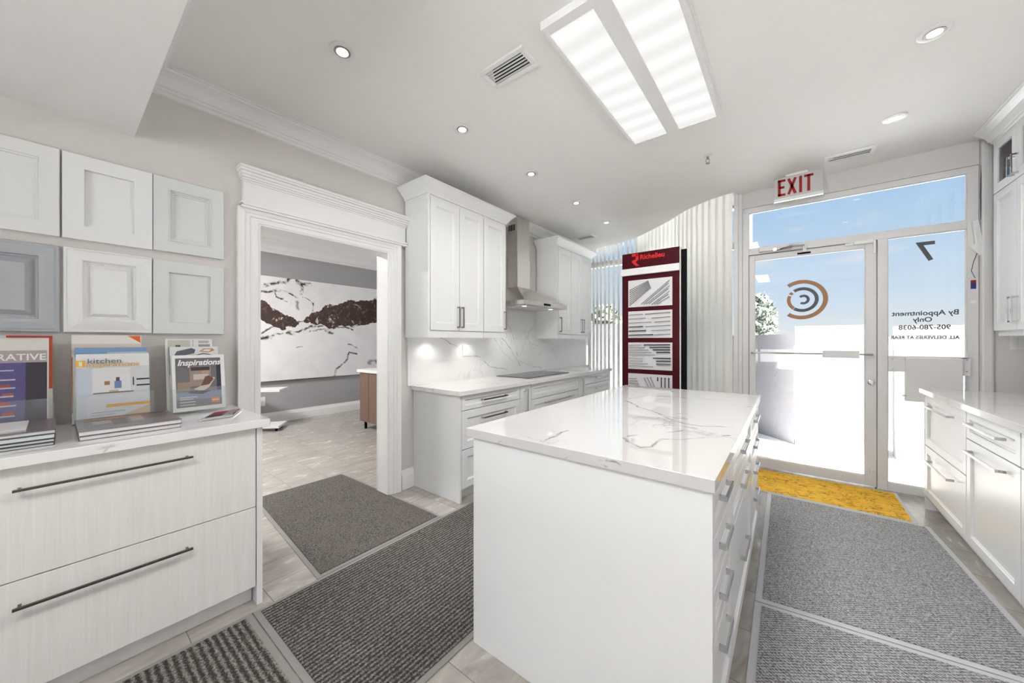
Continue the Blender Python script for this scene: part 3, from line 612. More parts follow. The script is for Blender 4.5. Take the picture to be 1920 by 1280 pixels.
# cooktop
t = thing('cooktop', 'black glass electric cooktop set in the worktop under the steel hood', 'cooktop', (-2.38, 3.52, .906)); obj('glass_top', MB().box(-2.64, -2.19, 3.10, 3.98, .9062, .912), plain('black_glass', (.02, .02, .022), .03), t, bev=.001)
rg = plain('ring_grey', (.15, .15, .16), .2)
for (x, y, r_) in ((-2.52, 3.32, .07), (-2.31, 3.32, .09), (-2.52, 3.75, .09), (-2.31, 3.75, .07)):
    mb = MB(); n = 32
    for k_ in range(n):
        a0, a1 = 2*PI*k_/n, 2*PI*(k_+1)/n; mb.poly([(x+r_*math.cos(a0), y+r_*math.sin(a0), .9123), (x+r_*math.cos(a1), y+r_*math.sin(a1), .9123), (x+(r_-.003)*math.cos(a1), y+(r_-.003)*math.sin(a1), .9123), (x+(r_-.003)*math.cos(a0), y+(r_-.003)*math.sin(a0), .9123)])
    obj('burner_ring', mb, rg, t)
# wall cabinets
XU = -2.378; FU = FX(XU); ZB, ZT = 1.392, 2.515
def wallcab(label, y0, y1, doors, handles, first=False):
    t = thing('wall_cabinet', label, 'cabinet', ((XW+XU)/2, (y0+y1)/2, 1.337)); obj('carcass', MB().box(XW+.013, XU, y0+.0008, y1-.0008, ZB, 2.54), M_CAB, t, bev=.001)
    obj('light_valance', MB().box(XU-.02, XU+.015, y0+.0008, y1-.0008, 1.337, ZB), M_CAB, t)
    for (a, b_), (hy) in zip(doors, handles): front('door', FU, a, b_, ZB+.006, ZT, t, handle=(1.425, 1.615, hy, True), hm=M_NICKEL, st=.062)
    return t
t = wallcab('double-door white wall cabinet beside the cased opening, tallest-looking of the row', 1.92, 2.579, [(1.924, 2.256), (2.258, 2.577)], [2.232, 2.282])
obj('side_panel', MB().box(XW+.013, XU+.016, 1.901, 1.92, 1.337, 2.54), M_CAB, t)
wallcab('single-door white wall cabinet left of the chimney hood', 2.581, 2.925, [(2.583, 2.921)], [2.895])
t = wallcab('single-door white wall cabinet right of the chimney hood', 3.995, 4.345, [(4.016, 4.343)], [4.045])
obj('side_panel', MB().box(XW+.013, XU+.016, 3.976, 3.995, 1.337, 2.54), M_CAB, t)
t = wallcab('farthest double-door white wall cabinet, next to the blinds', 4.347, 4.985, [(4.349, 4.665), (4.667, 4.983)], [4.638, 4.694])
CR2 = [(0, 0), (.085, 0), (.085, .012), (.078, .016), (.066, .028), (.044, .052), (.026, .072), (.014, .084), (.012, .098), (0, .10)]
def cabcrown(label, y0, y1, x1, zt):
    mb = MB(); xb = XW+.013
    def ring(o_, h): return [(xb, y0-o_, zt-h), (x1+o_, y0-o_, zt-h), (x1+o_, y1+o_, zt-h), (xb, y1+o_, zt-h)]
    mb.rings([ring(o_, h) for o_, h in CR2[1:]]); tag(obj('crown_moulding', mb, M_TRIM), label, 'moulding')
cabcrown('white crown moulding capping the wall cabinets beside the cased opening', 1.903, 2.927, XU+.002, 2.636); cabcrown('white crown moulding capping the wall cabinets next to the blinds', 3.978, 4.987, XU+.002, 2.636)
for y, l_ in ((2.13, 'near'), (2.62, 'far')):
    tag(obj('puck_light', MB().lathe((-2.55, y, 1.380), [(.03, .012), (.03, 0), (.02, -.003)], 16), M_LED), 'small round light under the wall cabinet, %s the cased opening' % ('nearest' if l_ == 'near' else 'farther from'), 'under-cabinet light')
    lamp('puck_lamp', 'SPOT', (-2.56, y, 1.37), 2.2, .02, spot=R(120))
# chimney hood
t = thing('range_hood', 'brushed steel chimney range hood above the cooktop', 'range hood', (-2.45, 3.475, 1.70))
mb = MB(); mb.rings([[(x, y, z_) for x, y in ((-2.678, 3.345), (-2.525, 3.345), (-2.525, 3.60), (-2.678, 3.60))] for z_ in (1.945, 2.30)]); mb.rings([[(x, y, z_) for x, y in ((-2.678, 3.35), (-2.53, 3.35), (-2.53, 3.595), (-2.678, 3.595))] for z_ in (2.3, 2.775)]); obj('chimney', mb, M_STEEL, t)
mb = MB(); mb.rings([[(-2.678, 3.02, 1.742), (-2.19, 3.02, 1.742), (-2.19, 3.93, 1.742), (-2.678, 3.93, 1.742)], [(-2.678, 3.345, 1.945), (-2.525, 3.345, 1.945), (-2.525, 3.60, 1.945), (-2.678, 3.60, 1.945)]]); mb.box(-2.678, -2.19, 3.02, 3.93, 1.697, 1.742); obj('canopy', mb, M_STEEL, t)
obj('grease_filter', MB().box(-2.62, -2.24, 3.12, 3.83, 1.693, 1.6965), M_ALU, t); obj('control_panel', MB().box(-2.19, -2.187, 3.40, 3.54, 1.708, 1.732), M_BLACK, t)
mb = MB()
for i in range(5): mb.box(-2.678+.02+i*.02, -2.678+.03+i*.02, 3.348, 3.3495, 2.62, 2.69)
obj('vent_slots', mb, M_BLACK, t)
for y in (3.2, 3.75): obj('hood_lamp', MB().lathe((-2.32, y, 1.692), [(.025, .003), (.025, 0), (.02, -.001)], 16), M_LED, t)
lamp('hood_lamp_light', 'SPOT', (-2.4, 3.25, 1.68), 3, .02, spot=R(110))

# ---- island
XI0, XI1 = -1.085, -.190; YI0, YI1 = 1.12, 3.0
t = thing('kitchen_island', 'white kitchen island with drawers on its right side', 'kitchen island', (-.64, 2.06, 0))
obj('body', MB().box(XI0+.001, XI1, YI0+.02, YI1, .09, .892), M_CAB, t); obj('toe_kick', MB().box(XI0+.001, XI1-.02, YI0+.02, YI1, 0, .09), M_CAB, t)
obj('end_panel', MB().box(XI0, -.168, YI0, YI0+.0195, 0, .892), M_CAB, t, bev=.001)
FI = FX(XI1); 
for (a, b_, rows, hh) in ((1.142, 1.57, ((.735, .888, .822), (.585, .732, .672), (.43, .582, .516), (.095, .427, .356)), (1.268, 1.43)),
                      (1.573, 2.43, ((.735, .888, .815), (.585, .732, .662), (.095, .582, .341)), (1.88, 2.11)),
                      (2.433, 2.99, ((.735, .888, .822), (.585, .732, .665), (.43, .582, .511), (.095, .427, .349)), (2.60, 2.82))):
    for v0, v1, hv in rows: front('drawer', FI, a, b_, v0, v1, t, handle=(hh[0], hh[1], hv), hm=M_CHROME, hk=dict(proj=.022, w0=.018, s_=.008))
PX = [((1040, 235), (1130, 275)), ((1130, 275), (1240, 315)), ((1290, 345), (1390, 375)), ((1240, 315), (1290, 345)), ((1390, 375), (1500, 392)), ((1500, 392), (1690, 400)), ((1025, 460), (1060, 500)), ((1060, 500), (1120, 528)), ((1120, 528), (1200, 520)), ((1200, 520), (1250, 475)), ((1250, 475), (1370, 475)), ((1370, 475), (1690, 450)), ((1060, 222), (1200, 200)), ((1200, 200), (1330, 178)), ((1060, 455), (1110, 445)), ((1060, 500), (1075, 470)), ((520, 487), (600, 455)), ((600, 455), (680, 420)), ((1300, 430), (1390, 420)), ((1200, 205), (1680, 235))]
YAW = R(37.92)
def unz(px_, py_, z):
    r_ = (px_-960)/668; d_ = (py_-638.5)/668; k_ = (1.31-z)/d_; return (k_*(-math.sin(YAW)+r_*math.cos(YAW)), k_*(math.cos(YAW)+r_*math.sin(YAW)), z)
segs = [(unz(860+a[0]/3.31, 680+a[1]/3.31, .93), unz(860+b_[0]/3.31, 680+b_[1]/3.31, .93), .0075, .85) for a, b_ in PX]
for a, b_ in (((-.93, .892), (-.90, .912)), ((-.90, .912), (-.86, .93)), ((-.62, .893), (-.60, .912)), ((-.60, .912), (-.575, .928)), ((-.52, .915), (-.44, .922)), ((-.44, .922), (-.41, .905)), ((-.41, .905), (-.39, .893)), ((-.54, .905), (-.47, .900)), ((-.36, .908), (-.30, .902))): segs.append(((a[0], 1.105, a[1]), (b_[0], 1.105, b_[1]), .004, .75))
M_QI = quartz('island_quartz', segs, .05, (.60, .592, .582), .8, (.17, .16, .16))
tag(obj('worktop', MB().box(-1.115, -.160, 1.105, 3.02, .892, .930), M_QI, bev=.002), 'thick glossy white quartz top with grey veins on the island', 'countertop')

# ---- right-hand base run
XS = .835; FR = FNX(XS+.019); HR = .897
def rbase(label, y0, y1): return carcass('base_cabinet', label, XS+.019, XR-.002, y0+.0008, y1-.0008, .10, HR, (XS+.07, XR-.002, y0+.0008, y1-.0008, 0, .10))
CH = dict(proj=.036, s_=.007)
t = rbase('white two-drawer base cabinet closest to the exit door in the right-hand run', 3.36, 4.185)
obj('end_panel', MB().box(XS, XR-.002, 4.1855, 4.205, .10, HR), M_CAB, t); obj('end_toe', MB().box(XS+.0, XR-.002, 4.165, 4.184, 0, .10), M_CAB, t)
front('drawer', FR, 3.362, 4.184, .50, .893, t, handle=(3.56, 4.02, .815), hk=CH); front('drawer', FR, 3.362, 4.184, .104, .497, t, handle=(3.56, 4.02, .405), hk=CH)
t = rbase('white base cabinet with one drawer over a door, second from the exit door', 2.72, 3.358)
front('drawer', FR, 2.722, 3.356, .728, .893, t, handle=(2.86, 3.27, .825), hk=CH); front('drawer', FR, 2.722, 3.356, .104, .725, t, handle=(2.86, 3.27, .665), hk=CH)
t = rbase('white base cabinet cut by the right edge of the photo', 1.90, 2.718)
front('drawer', FR, 1.902, 2.716, .728, .893, t, handle=(2.05, 2.55, .825), hk=CH); front('drawer', FR, 1.902, 2.716, .104, .725, t, handle=(2.05, 2.55, .665), hk=CH)
M_QR = quartz('quartz_right', dens=.6)
tag(obj('worktop', MB().box(.812, XR-.001, 1.88, 4.225, HR, .935), M_QR, bev=.002), 'white veined quartz worktop on the right-hand cabinets', 'countertop')
# right wall cabinets
XV = 1.219; FV = FNX(XV)
def rwall(label, y0, y1, hy, glassy=True):
    t = thing('wall_cabinet', label, 'cabinet', (1.37, (y0+y1)/2, 1.345)); mb = MB(); x1 = XR-.002; a, b_ = y0+.0008, y1-.0008
    mb.box(XV, x1, a, b_, 1.378, 1.396); mb.box(XV, x1, a, b_, 2.41, 2.43); mb.box(XV, x1, a, b_, 2.76, 2.78); mb.box(XV, x1, a, a+.018, 1.396, 2.76); mb.box(XV, x1, b_-.018, b_, 1.396, 2.76); mb.box(x1-.01, x1, a+.018, b_-.018, 1.396, 2.76); obj('carcass', mb, M_CAB, t)
    obj('light_valance', MB().box(XV+.005, XV+.03, a, b_, 1.345, 1.378), M_CAB, t)
    front('door', FV, a, b_, 1.382, 2.395, t, handle=(1.435, 1.61, hy, True), hk=dict(proj=.034))
    mb = MB(); s_ = .06; c0, c1 = 2.40, 2.775
    mb.fbox(FV, a, b_, c0, c0+s_, 0, .019); mb.fbox(FV, a, b_, c1-s_, c1, 0, .019); mb.fbox(FV, a, a+s_, c0+s_, c1-s_, 0, .019); mb.fbox(FV, b_-s_, b_, c0+s_, c1-s_, 0, .019); g_ = obj('glass_door', mb, M_CAB, t, bev=.001)
    obj('pane', MB().fbox(FV, a+s_, b_-s_, c0+s_, c1-s_, .006, .010), M_GLASS, g_); obj('handle', handle_mb(FV, 2.425, 2.56, hy, True, proj=.034), M_CHROME, g_)
    return t
t = rwall('white wall cabinet with a glass upper door, closest to the exit wall', 3.965, 4.305, 3.99); 
rwall('white wall cabinet with a glass upper door at the right edge of the photo', 3.62, 3.963, 3.935); rwall('white wall cabinet beyond the right edge, paired with its neighbour', 3.275, 3.618, 3.30); rwall('white wall cabinet beyond the right edge, nearest the camera', 2.93, 3.273, 3.245)
mb = MB(); x1 = XV-.019
crown(mb, (x1+.02, 4.325), (x1+.02, 2.9), (-1, 0), ZC(x1, 4.3)+.002, ZC(x1, 2.9)+.002, m0=0); mb.box(x1+.02, XR-.003, 2.9, 4.325, 2.781, ZC(x1, 2.9)-.001); struct('trim_7', mb, M_TRIM)
t = thing('light_switch', 'white light switch plate on the wall beside the right wall cabinet', 'switch', (1.355, YE-.03, 1.245)); obj('plate', MB().box(1.318, 1.43, YE-.027, YE-.0205, 1.243, 1.352), M_WHITEP, t, bev=.002); obj('rocker', MB().box(1.352, 1.392, YE-.031, YE-.027, 1.265, 1.33), M_CABLIGHT, t, bev=.001)

# ---- left foreground drawer cabinet
XL = -2.104; FL = FX(XL)
t = carcass('drawer_cabinet', 'whitewashed wood cabinet with two deep drawers in the left foreground', XW+.002, XL, -.345, .612, .092, .882, (XW+.002, XL-.045, -.345, .612, 0, .092))
obj('end_panel', MB().box(XW+.002, XL+.019, .616, .641, 0, .882), M_CAB, t, bev=.001)
for v0, v1, hv in ((.490, .878, .803), (.095, .486, .403)):
    d_ = obj('drawer', MB().fbox(FL, -.34, .612, v0, v1, 0, .018), M_WOODW, t, bev=.001)
    mb = MB(); mb.fbox(FL, -.088, .372, hv-.004, hv+.004, .042, .052)
    for u in (-.078, .352): mb.fbox(FL, u, u+.008, hv-.003, hv+.003, .018, .042)
    obj('handle', mb, plain('dark_nickel', (.15, .13, .115), .25, 1), d_, 'long thin dark nickel bar handle')
M_QL = quartz('quartz_left', [((-2.06, .02, .9), (-2.06, .16, .905), .006, .6), ((-2.06, .12, .885), (-2.06, .14, .91), .004, .8), ((-2.1, .33, .92), (-2.1, .45, .92), .012, .5)], .08, (.80, .79, .775), .5)
tag(obj('worktop', MB().box(XW+.001, -2.055, -.36, .665, .882, .92), M_QL, bev=.002), 'white quartz worktop with magazines and books in the left foreground', 'countertop')

# ---- door front samples on the left wall
def sample(label, y0, y1, z0, z1, prof, mat, grp=None, rails=False):
    mb = MB(); F = FX(XW); mb.stepped(F, y0, y1, z0, z1, prof)
    if rails:
        for y in (y0+.066, y1-.066): mb.fbox(F, y-.0006, y+.0006, z0+.002, z0+.06, .0195, .0202); mb.fbox(F, y-.0006, y+.0006, z1-.06, z1-.002, .0195, .0202)
    o = obj('cabinet_door_sample', mb, mat); tag(o, label, 'cabinet door sample'); return o
P_BEAD = [(0, 0), (0, .019), (.001, .020), (.058, .020), (.059, .013), (.067, .013), (.068, .005), (.076, .004)]
P_SHAK = [(0, 0), (0, .021), (.001, .022), (.066, .022), (.067, .006)]
P_RAIS = [(0, 0), (0, .018), (.002, .020), (.058, .020), (.060, .024), (.066, .024), (.069, .015), (.073, .015), (.075, .009), (.082, .009), (.084, .005)]
P_ORN = [(0, 0), (0, .014), (.004, .018), (.010, .018), (.016, .022), (.044, .026), (.058, .026), (.061, .014), (.067, .014), (.069, .004), (.075, .004), (.096, .024), (.100, .024)]
P_ORN2 = [(0, 0), (0, .012), (.003, .018), (.008, .018), (.012, .014), (.040, .022), (.056, .025), (.060, .022), (.062, .012), (.069, .012), (.071, .005), (.078, .005), (.092, .021), (.096, .021)]
P_SMALL = [(0, 0), (0, .019), (.001, .020), (.062, .020), (.064, .006)]
sample('pale grey-white beaded panel sample, upper row, cut by the left edge', -.28, .014, 1.793, 2.197, P_BEAD, M_CABLIGHT)
sample('white wide-rail shaker door sample, centre of the upper row', .021, .319, 1.793, 2.197, P_SHAK, M_CAB, rails=True)
sample('pale grey door sample with a raised inner bead, upper row by the door casing', .322, .622, 1.795, 2.198, P_RAIS, M_CABGREY)
sample('dark blue-grey raised panel door sample, lower row at the left edge', -.28, .014, 1.349, 1.750, P_ORN, M_BLUEGREY)
sample('white ornate stepped-frame door sample, centre of the lower row', .024, .319, 1.349, 1.752, P_ORN2, M_CAB)
sample('pale grey flat shaker door sample, lower row by the door casing', .322, .622, 1.349, 1.746, P_SMALL, M_CABGREY)

# ================================================================== things on the left worktop
ZL = .92
def lean(y0, x0, z0, ang, yaw=0):
    """frame of a leaning sheet: u along +y, v up the sheet, w towards the room"""
    ca, sa = math.cos(ang), math.sin(ang); cy, sy = math.cos(yaw), math.sin(yaw)
    def F(u, v, w):
        x = -v*sa+w*ca; z = v*ca+w*sa; y = u
        return (x0+x*cy+y*sy, y0+y*cy-x*sy, z0+z)
    return F
def quad(mb, F, pts, w0, mi, th=.0004): mb.mi = mi; mb.prism([F(u, v, w0) for u, v in pts], Vector(F(0, 0, th))-Vector(F(0, 0, 0))); mb.mi = 0
def rect(mb, F, u0, u1, v0, v1, w0, mi): quad(mb, F, [(u0, v0), (u1, v0), (u1, v1), (u0, v1)], w0, mi)
def ink(c, r_=.3): return plain('ink_%02x%02x%02x' % tuple(int(q*255) for q in c), c, r_)
def magazine(label, F, wd, ht, paper, art, th=.006):
    t = thing('magazine', label, 'magazine', F(wd/2, 0, 0))
    obj('pages', MB().fbox(F, 0, wd, 0, ht, 0, th), ink(paper), t)
    if art:
        cols = []; mb = MB()
        for pts, c in art:
            if c not in cols: cols.append(c)
            if len(pts) == 4 and not isinstance(pts[0], tuple): rect(mb, F, pts[0], pts[1], pts[2], pts[3], th+.0004*(1+art.index((pts, c))*.25), cols.index(c))
            else: quad(mb, F, pts, th+.0004*(1+art.index((pts, c))*.25), cols.index(c))
        obj('cover', mb, [ink(c) for c in cols], t)
    return t
def holder(label, F, wd, ht, dp):
    t = thing('literature_holder', label, 'magazine holder', F(wd/2, 0, 0)); mb = MB()
    mb.fbox(F, -.006, wd+.006, -.004, ht, -.004, -.001); mb.fbox(F, -.006, wd+.006, -.004, 0, -.001, dp); mb.fbox(F, -.006, wd+.006, -.004, ht*.42, dp, dp+.003)
    mb.fbox(F, -.009, -.006, -.004, ht*.42, -.004, dp+.003); mb.fbox(F, wd+.006, wd+.009, -.004, ht*.42, -.004, dp+.003); obj('tray', mb, M_ACRYL, t); return t
A = R(9)
# left group (DECORATIVE)
F = lean(-.235, -2.585, ZL+.006, A)
holder('clear acrylic holder with the purple magazine at the left edge', F, .225, .30, .055)
magazine('red-edged white magazine standing behind the purple one at the left edge', lean(-.228, -2.588, ZL+.008, A), .222, .408, (.62, .60, .58), [((.10, .222, .399, .408), (.45, .03, .01)), ((.212, .222, .17, .399), (.50, .07, .02))])
m_ = lean(-.235, -2.572, ZL+.008, A)
t = magazine('purple and black magazine with a white masthead at the left edge', m_, .219, .395, (.66, .64, .60), [((0, .214, .02, .29), (.035, .03, .05)), ((0, .158, .02, .29), (.09, .075, .22)), ((0, .214, .29, .343), (.40, .35, .35)), ((0, .128, .255, .26), (.5, .5, .62)), ((0, .132, .215, .221), (.5, .5, .62)), ((0, .132, .18, .186), (.5, .48, .6)), ((0, .128, .145, .151), (.5, .48, .6)), ((0, .135, .105, .111), (.5, .48, .6)), ((0, .132, .062, .068), (.5, .48, .6)), ((.09, .118, .187, .199), (.35, .07, .05)), ((.10, .127, .152, .162), (.38, .10, .08)), ((.08, .118, .112, .126), (.40, .06, .03)), ((.10, .128, .069, .082), (.42, .1, .06))])
text('masthead', 'DECORATIVE', m_, .212, .300, .040, ink((.8, .8, .8)), t, align='RIGHT', w0=.0085, bold=.0006)
# centre group (kitchen inspirations)
F = lean(.055, -2.575, ZL+.006, A); holder('clear acrylic holder with the kitchen magazine in the middle of the worktop', F, .245, .30, .07)
t = magazine('white magazine with an orange corner standing at the back of the middle holder', lean(.048, -2.572, ZL+.008, A), .226, .413, (.72, .69, .66), [((0, .226, .32, .37), (.62, .53, .48)), ([(.178, .41), (.222, .41), (.222, .375)], (.72, .13, .01)), ((-.0, .003, .05, .31), (.45, .14, .05))])
t = magazine('blue sky magazine between the orange-corner one and the kitchen cover', lean(.056, -2.558, ZL+.008, A), .236, .352, (.70, .70, .70), [((0, .236, .30, .352), (.18, .32, .52)), ((.10, .236, .31, .33), (.42, .50, .56)), ((0, .236, .29, .31), (.60, .62, .60))])
m_ = lean(.060, -2.545, ZL+.012, A)
t = magazine('white kitchen magazine with yellow and blue masthead in the middle holder', m_, .236, .318, (.75, .75, .74), [((0, .236, .115, .255), (.60, .62, .64)), ((.05, .17, .13, .25), (.70, .71, .72)), ((0, .045, .115, .25), (.52, .58, .66)), ((0, .026, .258, .288), (.80, .45, .03)), ((.008, .018, .262, .283), (.75, .75, .72)), ((.117, .140, .15, .185), (.15, .24, .42)), ((.122, .134, .185, .203), (.14, .07, .04)), ((.085, .102, .168, .186), (.35, .18, .10)), ((.19, .236, .185, .192), (.02, .02, .03)), ((.19, .236, .155, .162), (.02, .02, .03)), ((.178, .182, .16, .20), (.03, .03, .04)), ((.05, .18, .128, .134), (.18, .18, .2)), ((.10, .13, .134, .142), (.55, .42, .25)), ((0, .236, 0, .115), (.58, .61, .66)), ((.03, .236, 0, .118), (.64, .66, .70)), ([(.10, 0), (.236, 0), (.236, .06)], (.62, .45, .30)), ((.09, .236, .062, .076), (.75, .38, .02)), ((.045, .15, .040, .043), (.28, .32, .42)), ((.045, .12, .028, .031), (.4, .44, .52))])
text('masthead', 'kitchen', m_, .032, .272, .034, ink((.10, .12, .18)), t, w0=.0115, sx=1.1); text('masthead', 'inspirations', m_, .028, .256, .032, ink((.72, .42, .06)), t, w0=.0115, sx=1.18)
# right group (Inspirations)
F = lean(.385, -2.56, ZL+.006, A); holder('clear acrylic holder with the Inspirations magazine beside the door casing', F, .205, .29, .07)
t = magazine('white catalogue with small photos at the back of the right holder', lean(.362, -2.575, ZL+.008, A), .196, .395, (.70, .70, .68), [((.01, .10, .35, .388), (.52, .50, .45)), ((.04, .06, .35, .362), (.16, .08, .08)), ((.135, .185, .352, .365), (.28, .28, .29)), ((.135, .18, .372, .386), (.42, .42, .43)), ((.11, .113, .34, .39), (.4, .4, .4))])
m2 = lean(.375, -2.560, ZL+.008, A)
t = magazine('pale catalogue showing dark eyewear shapes behind the Inspirations magazine', m2, .204, .352, (.66, .68, .68), [((-.002, .0, .20, .352), (.02, .02, .02)), ([(.02, .31), (.03, .328), (.09, .345), (.106, .335), (.10, .315), (.05, .303), (.02, .305)], (.10, .10, .13)), ([(.122, .325), (.14, .342), (.18, .342), (.19, .33), (.16, .318)], (.45, .28, .14)), ([(.135, .328), (.15, .338), (.172, .337), (.165, .324)], (.66, .66, .64)), ([(.105, .305), (.14, .316), (.185, .303), (.182, .301), (.14, .311), (.11, .302)], (.07, .08, .10))])
m_ = lean(.380, -2.545, ZL+.012, A)
t = magazine('Inspirations magazine with a lounge chair cover in the right holder', m_, .222, .302, (.80, .80, .80), [((.014, .204, .020, .285), (.15, .145, .16)), ((.014, .204, .06, .10), (.22, .27, .38)), ((.07, .16, .13, .24), (.32, .24, .20)), ((.085, .15, .165, .195), (.55, .50, .45)), ((.075, .155, .215, .235), (.06, .045, .045)), ((.12, .155, .198, .213), (.45, .30, .22)), ((.02, .07, .11, .155), (.30, .23, .18)), ([(.085, .115), (.12, .10), (.15, .12), (.178, .17), (.17, .175), (.14, .14), (.11, .128)], (.60, .52, .44)), ([(.115, .13), (.15, .135), (.172, .165), (.15, .185), (.135, .18)], (.14, .07, .04)), ([(.06, .095), (.12, .085), (.16, .10), (.12, .105), (.07, .105)], (.03, .03, .05)), ((.185, .204, .10, .26), (.03, .03, .05)), ((.157, .196, .035, .062), (.72, .22, .05)), ((.028, .10, .07, .075), (.6, .6, .6)), ((.028, .08, .06, .065), (.6, .6, .6)), ((.028, .09, .045, .05), (.6, .6, .6)), ((.028, .09, .03, .035), (.55, .55, .55)), ((.163, .19, .045, .051), (.8, .7, .6))])
text('masthead', 'Inspirations', m_, .020, .245, .044, ink((.85, .85, .85)), t, w0=.0115, shear=.3, sx=.88, bold=.0014)
# books
def book(label, x0, x1, y0, y1, z0, th, cover, pages=(.72, .69, .69), art=None, grp=None):
    t = thing('book', label, 'book', ((x0+x1)/2, (y0+y1)/2, z0)); c = ink(cover); g = .003
    mb = MB(); mb.box(x0, x1, y0, y1, z0, z0+.0022); mb.box(x0, x1, y0, y1, z0+th-.0022, z0+th); mb.box(x0, x0+.003, y0, y1, z0+.0022, z0+th-.0022); obj('cover', mb, c, t)
    obj('pages', MB().box(x0+.003, x1-g, y0+g, y1-g, z0+.0022, z0+th-.0022), ink(pages, .7), t)
    if art:
        cols = []; mb = MB()
        for i, (q, cc) in enumerate(art):
            if cc not in cols: cols.append(cc)
            mb.mi = cols.index(cc); mb.box(q[0], q[1], q[2], q[3], z0+th, z0+th+.0003+i*.00006)
        obj('cover_art', mb, [ink(k_) for k_ in cols], t)
    return t
book('lower large coffee-table book under the brown-patterned one, middle of the worktop', -2.50, -2.167, .057, .351, ZL, .018, (.10, .08, .09))
art = [((-2.50, -2.17, .075, .352), (.17, .16, .17)), ((-2.48, -2.40, .08, .34), (.07, .04, .03)), ((-2.455, -2.435, .08, .345), (.62, .26, .09)), ((-2.38, -2.30, .10, .15), (.30, .29, .31)), ((-2.40, -2.25, .155, .2), (.08, .06, .055)), ((-2.42, -2.28, .21, .25), (.36, .30, .26)), ((-2.46, -2.33, .26, .33), (.14, .12, .12)), ((-2.24, -2.23, .28, .35), (.50, .25, .12)), ((-2.47, -2.45, .28, .33), (.02, .015, .01)), ((-2.43, -2.42, .14, .18), (.45, .2, .1))]
book('large grey and brown patterned coffee-table book lying on top in the middle of the worktop', -2.505, -2.165, .055, .353, ZL+.0185, .018, (.22, .20, .21), art=art)
for i, (z_, th, lb, cv) in enumerate(((0, .012, 'bottom', (.05, .05, .055)), (.0125, .012, 'second from bottom', (.04, .04, .045)), (.025, .018, 'third from bottom', (.035, .035, .04)), (.0435, .014, 'top', (.16, .13, .14)))):
    book('%s book of the stack at the left edge of the worktop' % lb, -2.50, -2.175, -.32, .0+.001*i, ZL+z_, th, cv, (.62, .66, .68))
book('thin white booklet lying on the left stack of books', -2.46, -2.21, -.25, -.065, ZL+.058, .006, (.72, .72, .70), art=[((-2.33, -2.325, -.25, -.16), (.05, .05, .05))])
# pens
rr = random.Random(3)
PC = [((.42, .42, .42), 'silver'), ((.45, .45, .45), 'silver'), ((.012, .012, .014), 'black'), ((.012, .012, .014), 'black'), ((.02, .012, .014), 'black'), ((.20, .005, .03), 'dark red'), ((.22, .006, .035), 'dark red'), ((.24, .006, .03), 'dark red'), ((.20, .005, .03), 'dark red')]
for i, (c, nm) in enumerate(PC):
    x = -2.235-i*.020; y = .455+i*.010; a = R(78-i*1.5); L_ = .135; p0 = Vector((x, y-.02, ZL+.006)); d_ = Vector((-math.cos(a)*.4, math.sin(a), 0)).normalized()
    t = thing('pen', '%s pen in the fanned row beside the Inspirations magazine' % nm, 'pen', tuple(p0-Vector((0, 0, .006))), nm+' pens in the fan')
    mb = MB(); mb.tube([p0, p0+d_*L_*.88], .0055, 8); obj('barrel', mb, plain('pen_'+nm.replace(' ', '_'), c, .2), t, smooth=True)
    mb = MB(); mb.tube([p0-d_*.014, p0], .0015, 8, .0045); obj('tip', mb, M_CHROME, t); mb = MB(); mb.tube([p0+d_*L_*.88, p0+d_*L_*.94], .003, 6); obj('push_button', mb, M_CHROME, t); mb = MB(); mb.tube([p0+d_*L_*.55+Vector((0, 0, .0065)), p0+d_*L_*.88+Vector((0, 0, .0065))], .0014, 5); obj('clip', mb, M_CHROME, t)

# ================================================================== handle display stand
YD = 3.6; x0, x1 = -1.362, -.812
t = thing('display_stand', 'tall maroon hardware display stand with white sample boards behind the island', 'display stand', ((x0+x1)/2, YD+.1, 0))
obj('board', MB().box(x0, x1, YD, YD+.03, .12, 2.195), M_MAROON, t, bev=.001); obj('back_board', MB().box(x1-.25, x1+.045, YD+.06, YD+.085, .12, 2.178), M_BLACK, t)
obj('edge_strip', MB().box(x1, x1+.006, YD-.001, YD+.03, .12, 2.19), M_WHITEP, t)
mb = MB(); mb.box(x0-.02, x1+.06, YD-.16, YD+.30, 0, .04); mb.box(x0+.05, x1-.05, YD, YD+.09, .04, .14); obj('base', mb, M_BLACK, t)
obj('shelf_rail', MB().box(x0-.004, x1+.004, YD-.03, YD, 1.968, 2.036), M_ALU, t, bev=.004)
FB = FNY(YD)
mb = MB(); bars(FB, mb, [(-1.262, 2.174, -1.198, 2.174)], .013, 0, .001); mb.prism([FB(-1.222, 2.187, .0), FB(-1.196, 2.165, 0), FB(-1.196, 2.125, 0), FB(-1.225, 2.10, 0), FB(-1.188, 2.062, 0), FB(-1.222, 2.062, 0), FB(-1.262, 2.103, 0), FB(-1.262, 2.118, 0), FB(-1.225, 2.130, 0), FB(-1.222, 2.155, 0)], (0, -.001, 0)); obj('logo', mb, M_RED, t, 'red letter R emblem')
text('brand_lettering', 'Richelieu', FB, -1.182, 2.122, .066, M_RED, t, sx=.98, bold=.0018)
Mb = plain('sample_board_white', (.60, .60, .60), .3); Mbz = M_DARK; Mgr = plain('handle_grey', (.26, .26, .27), .3, .5)
def board(z0, z1, lb):
    b_ = obj('sample_board', MB().box(-1.297, -.876, YD-.006, YD, z0, z1), Mb, t, lb); return b_
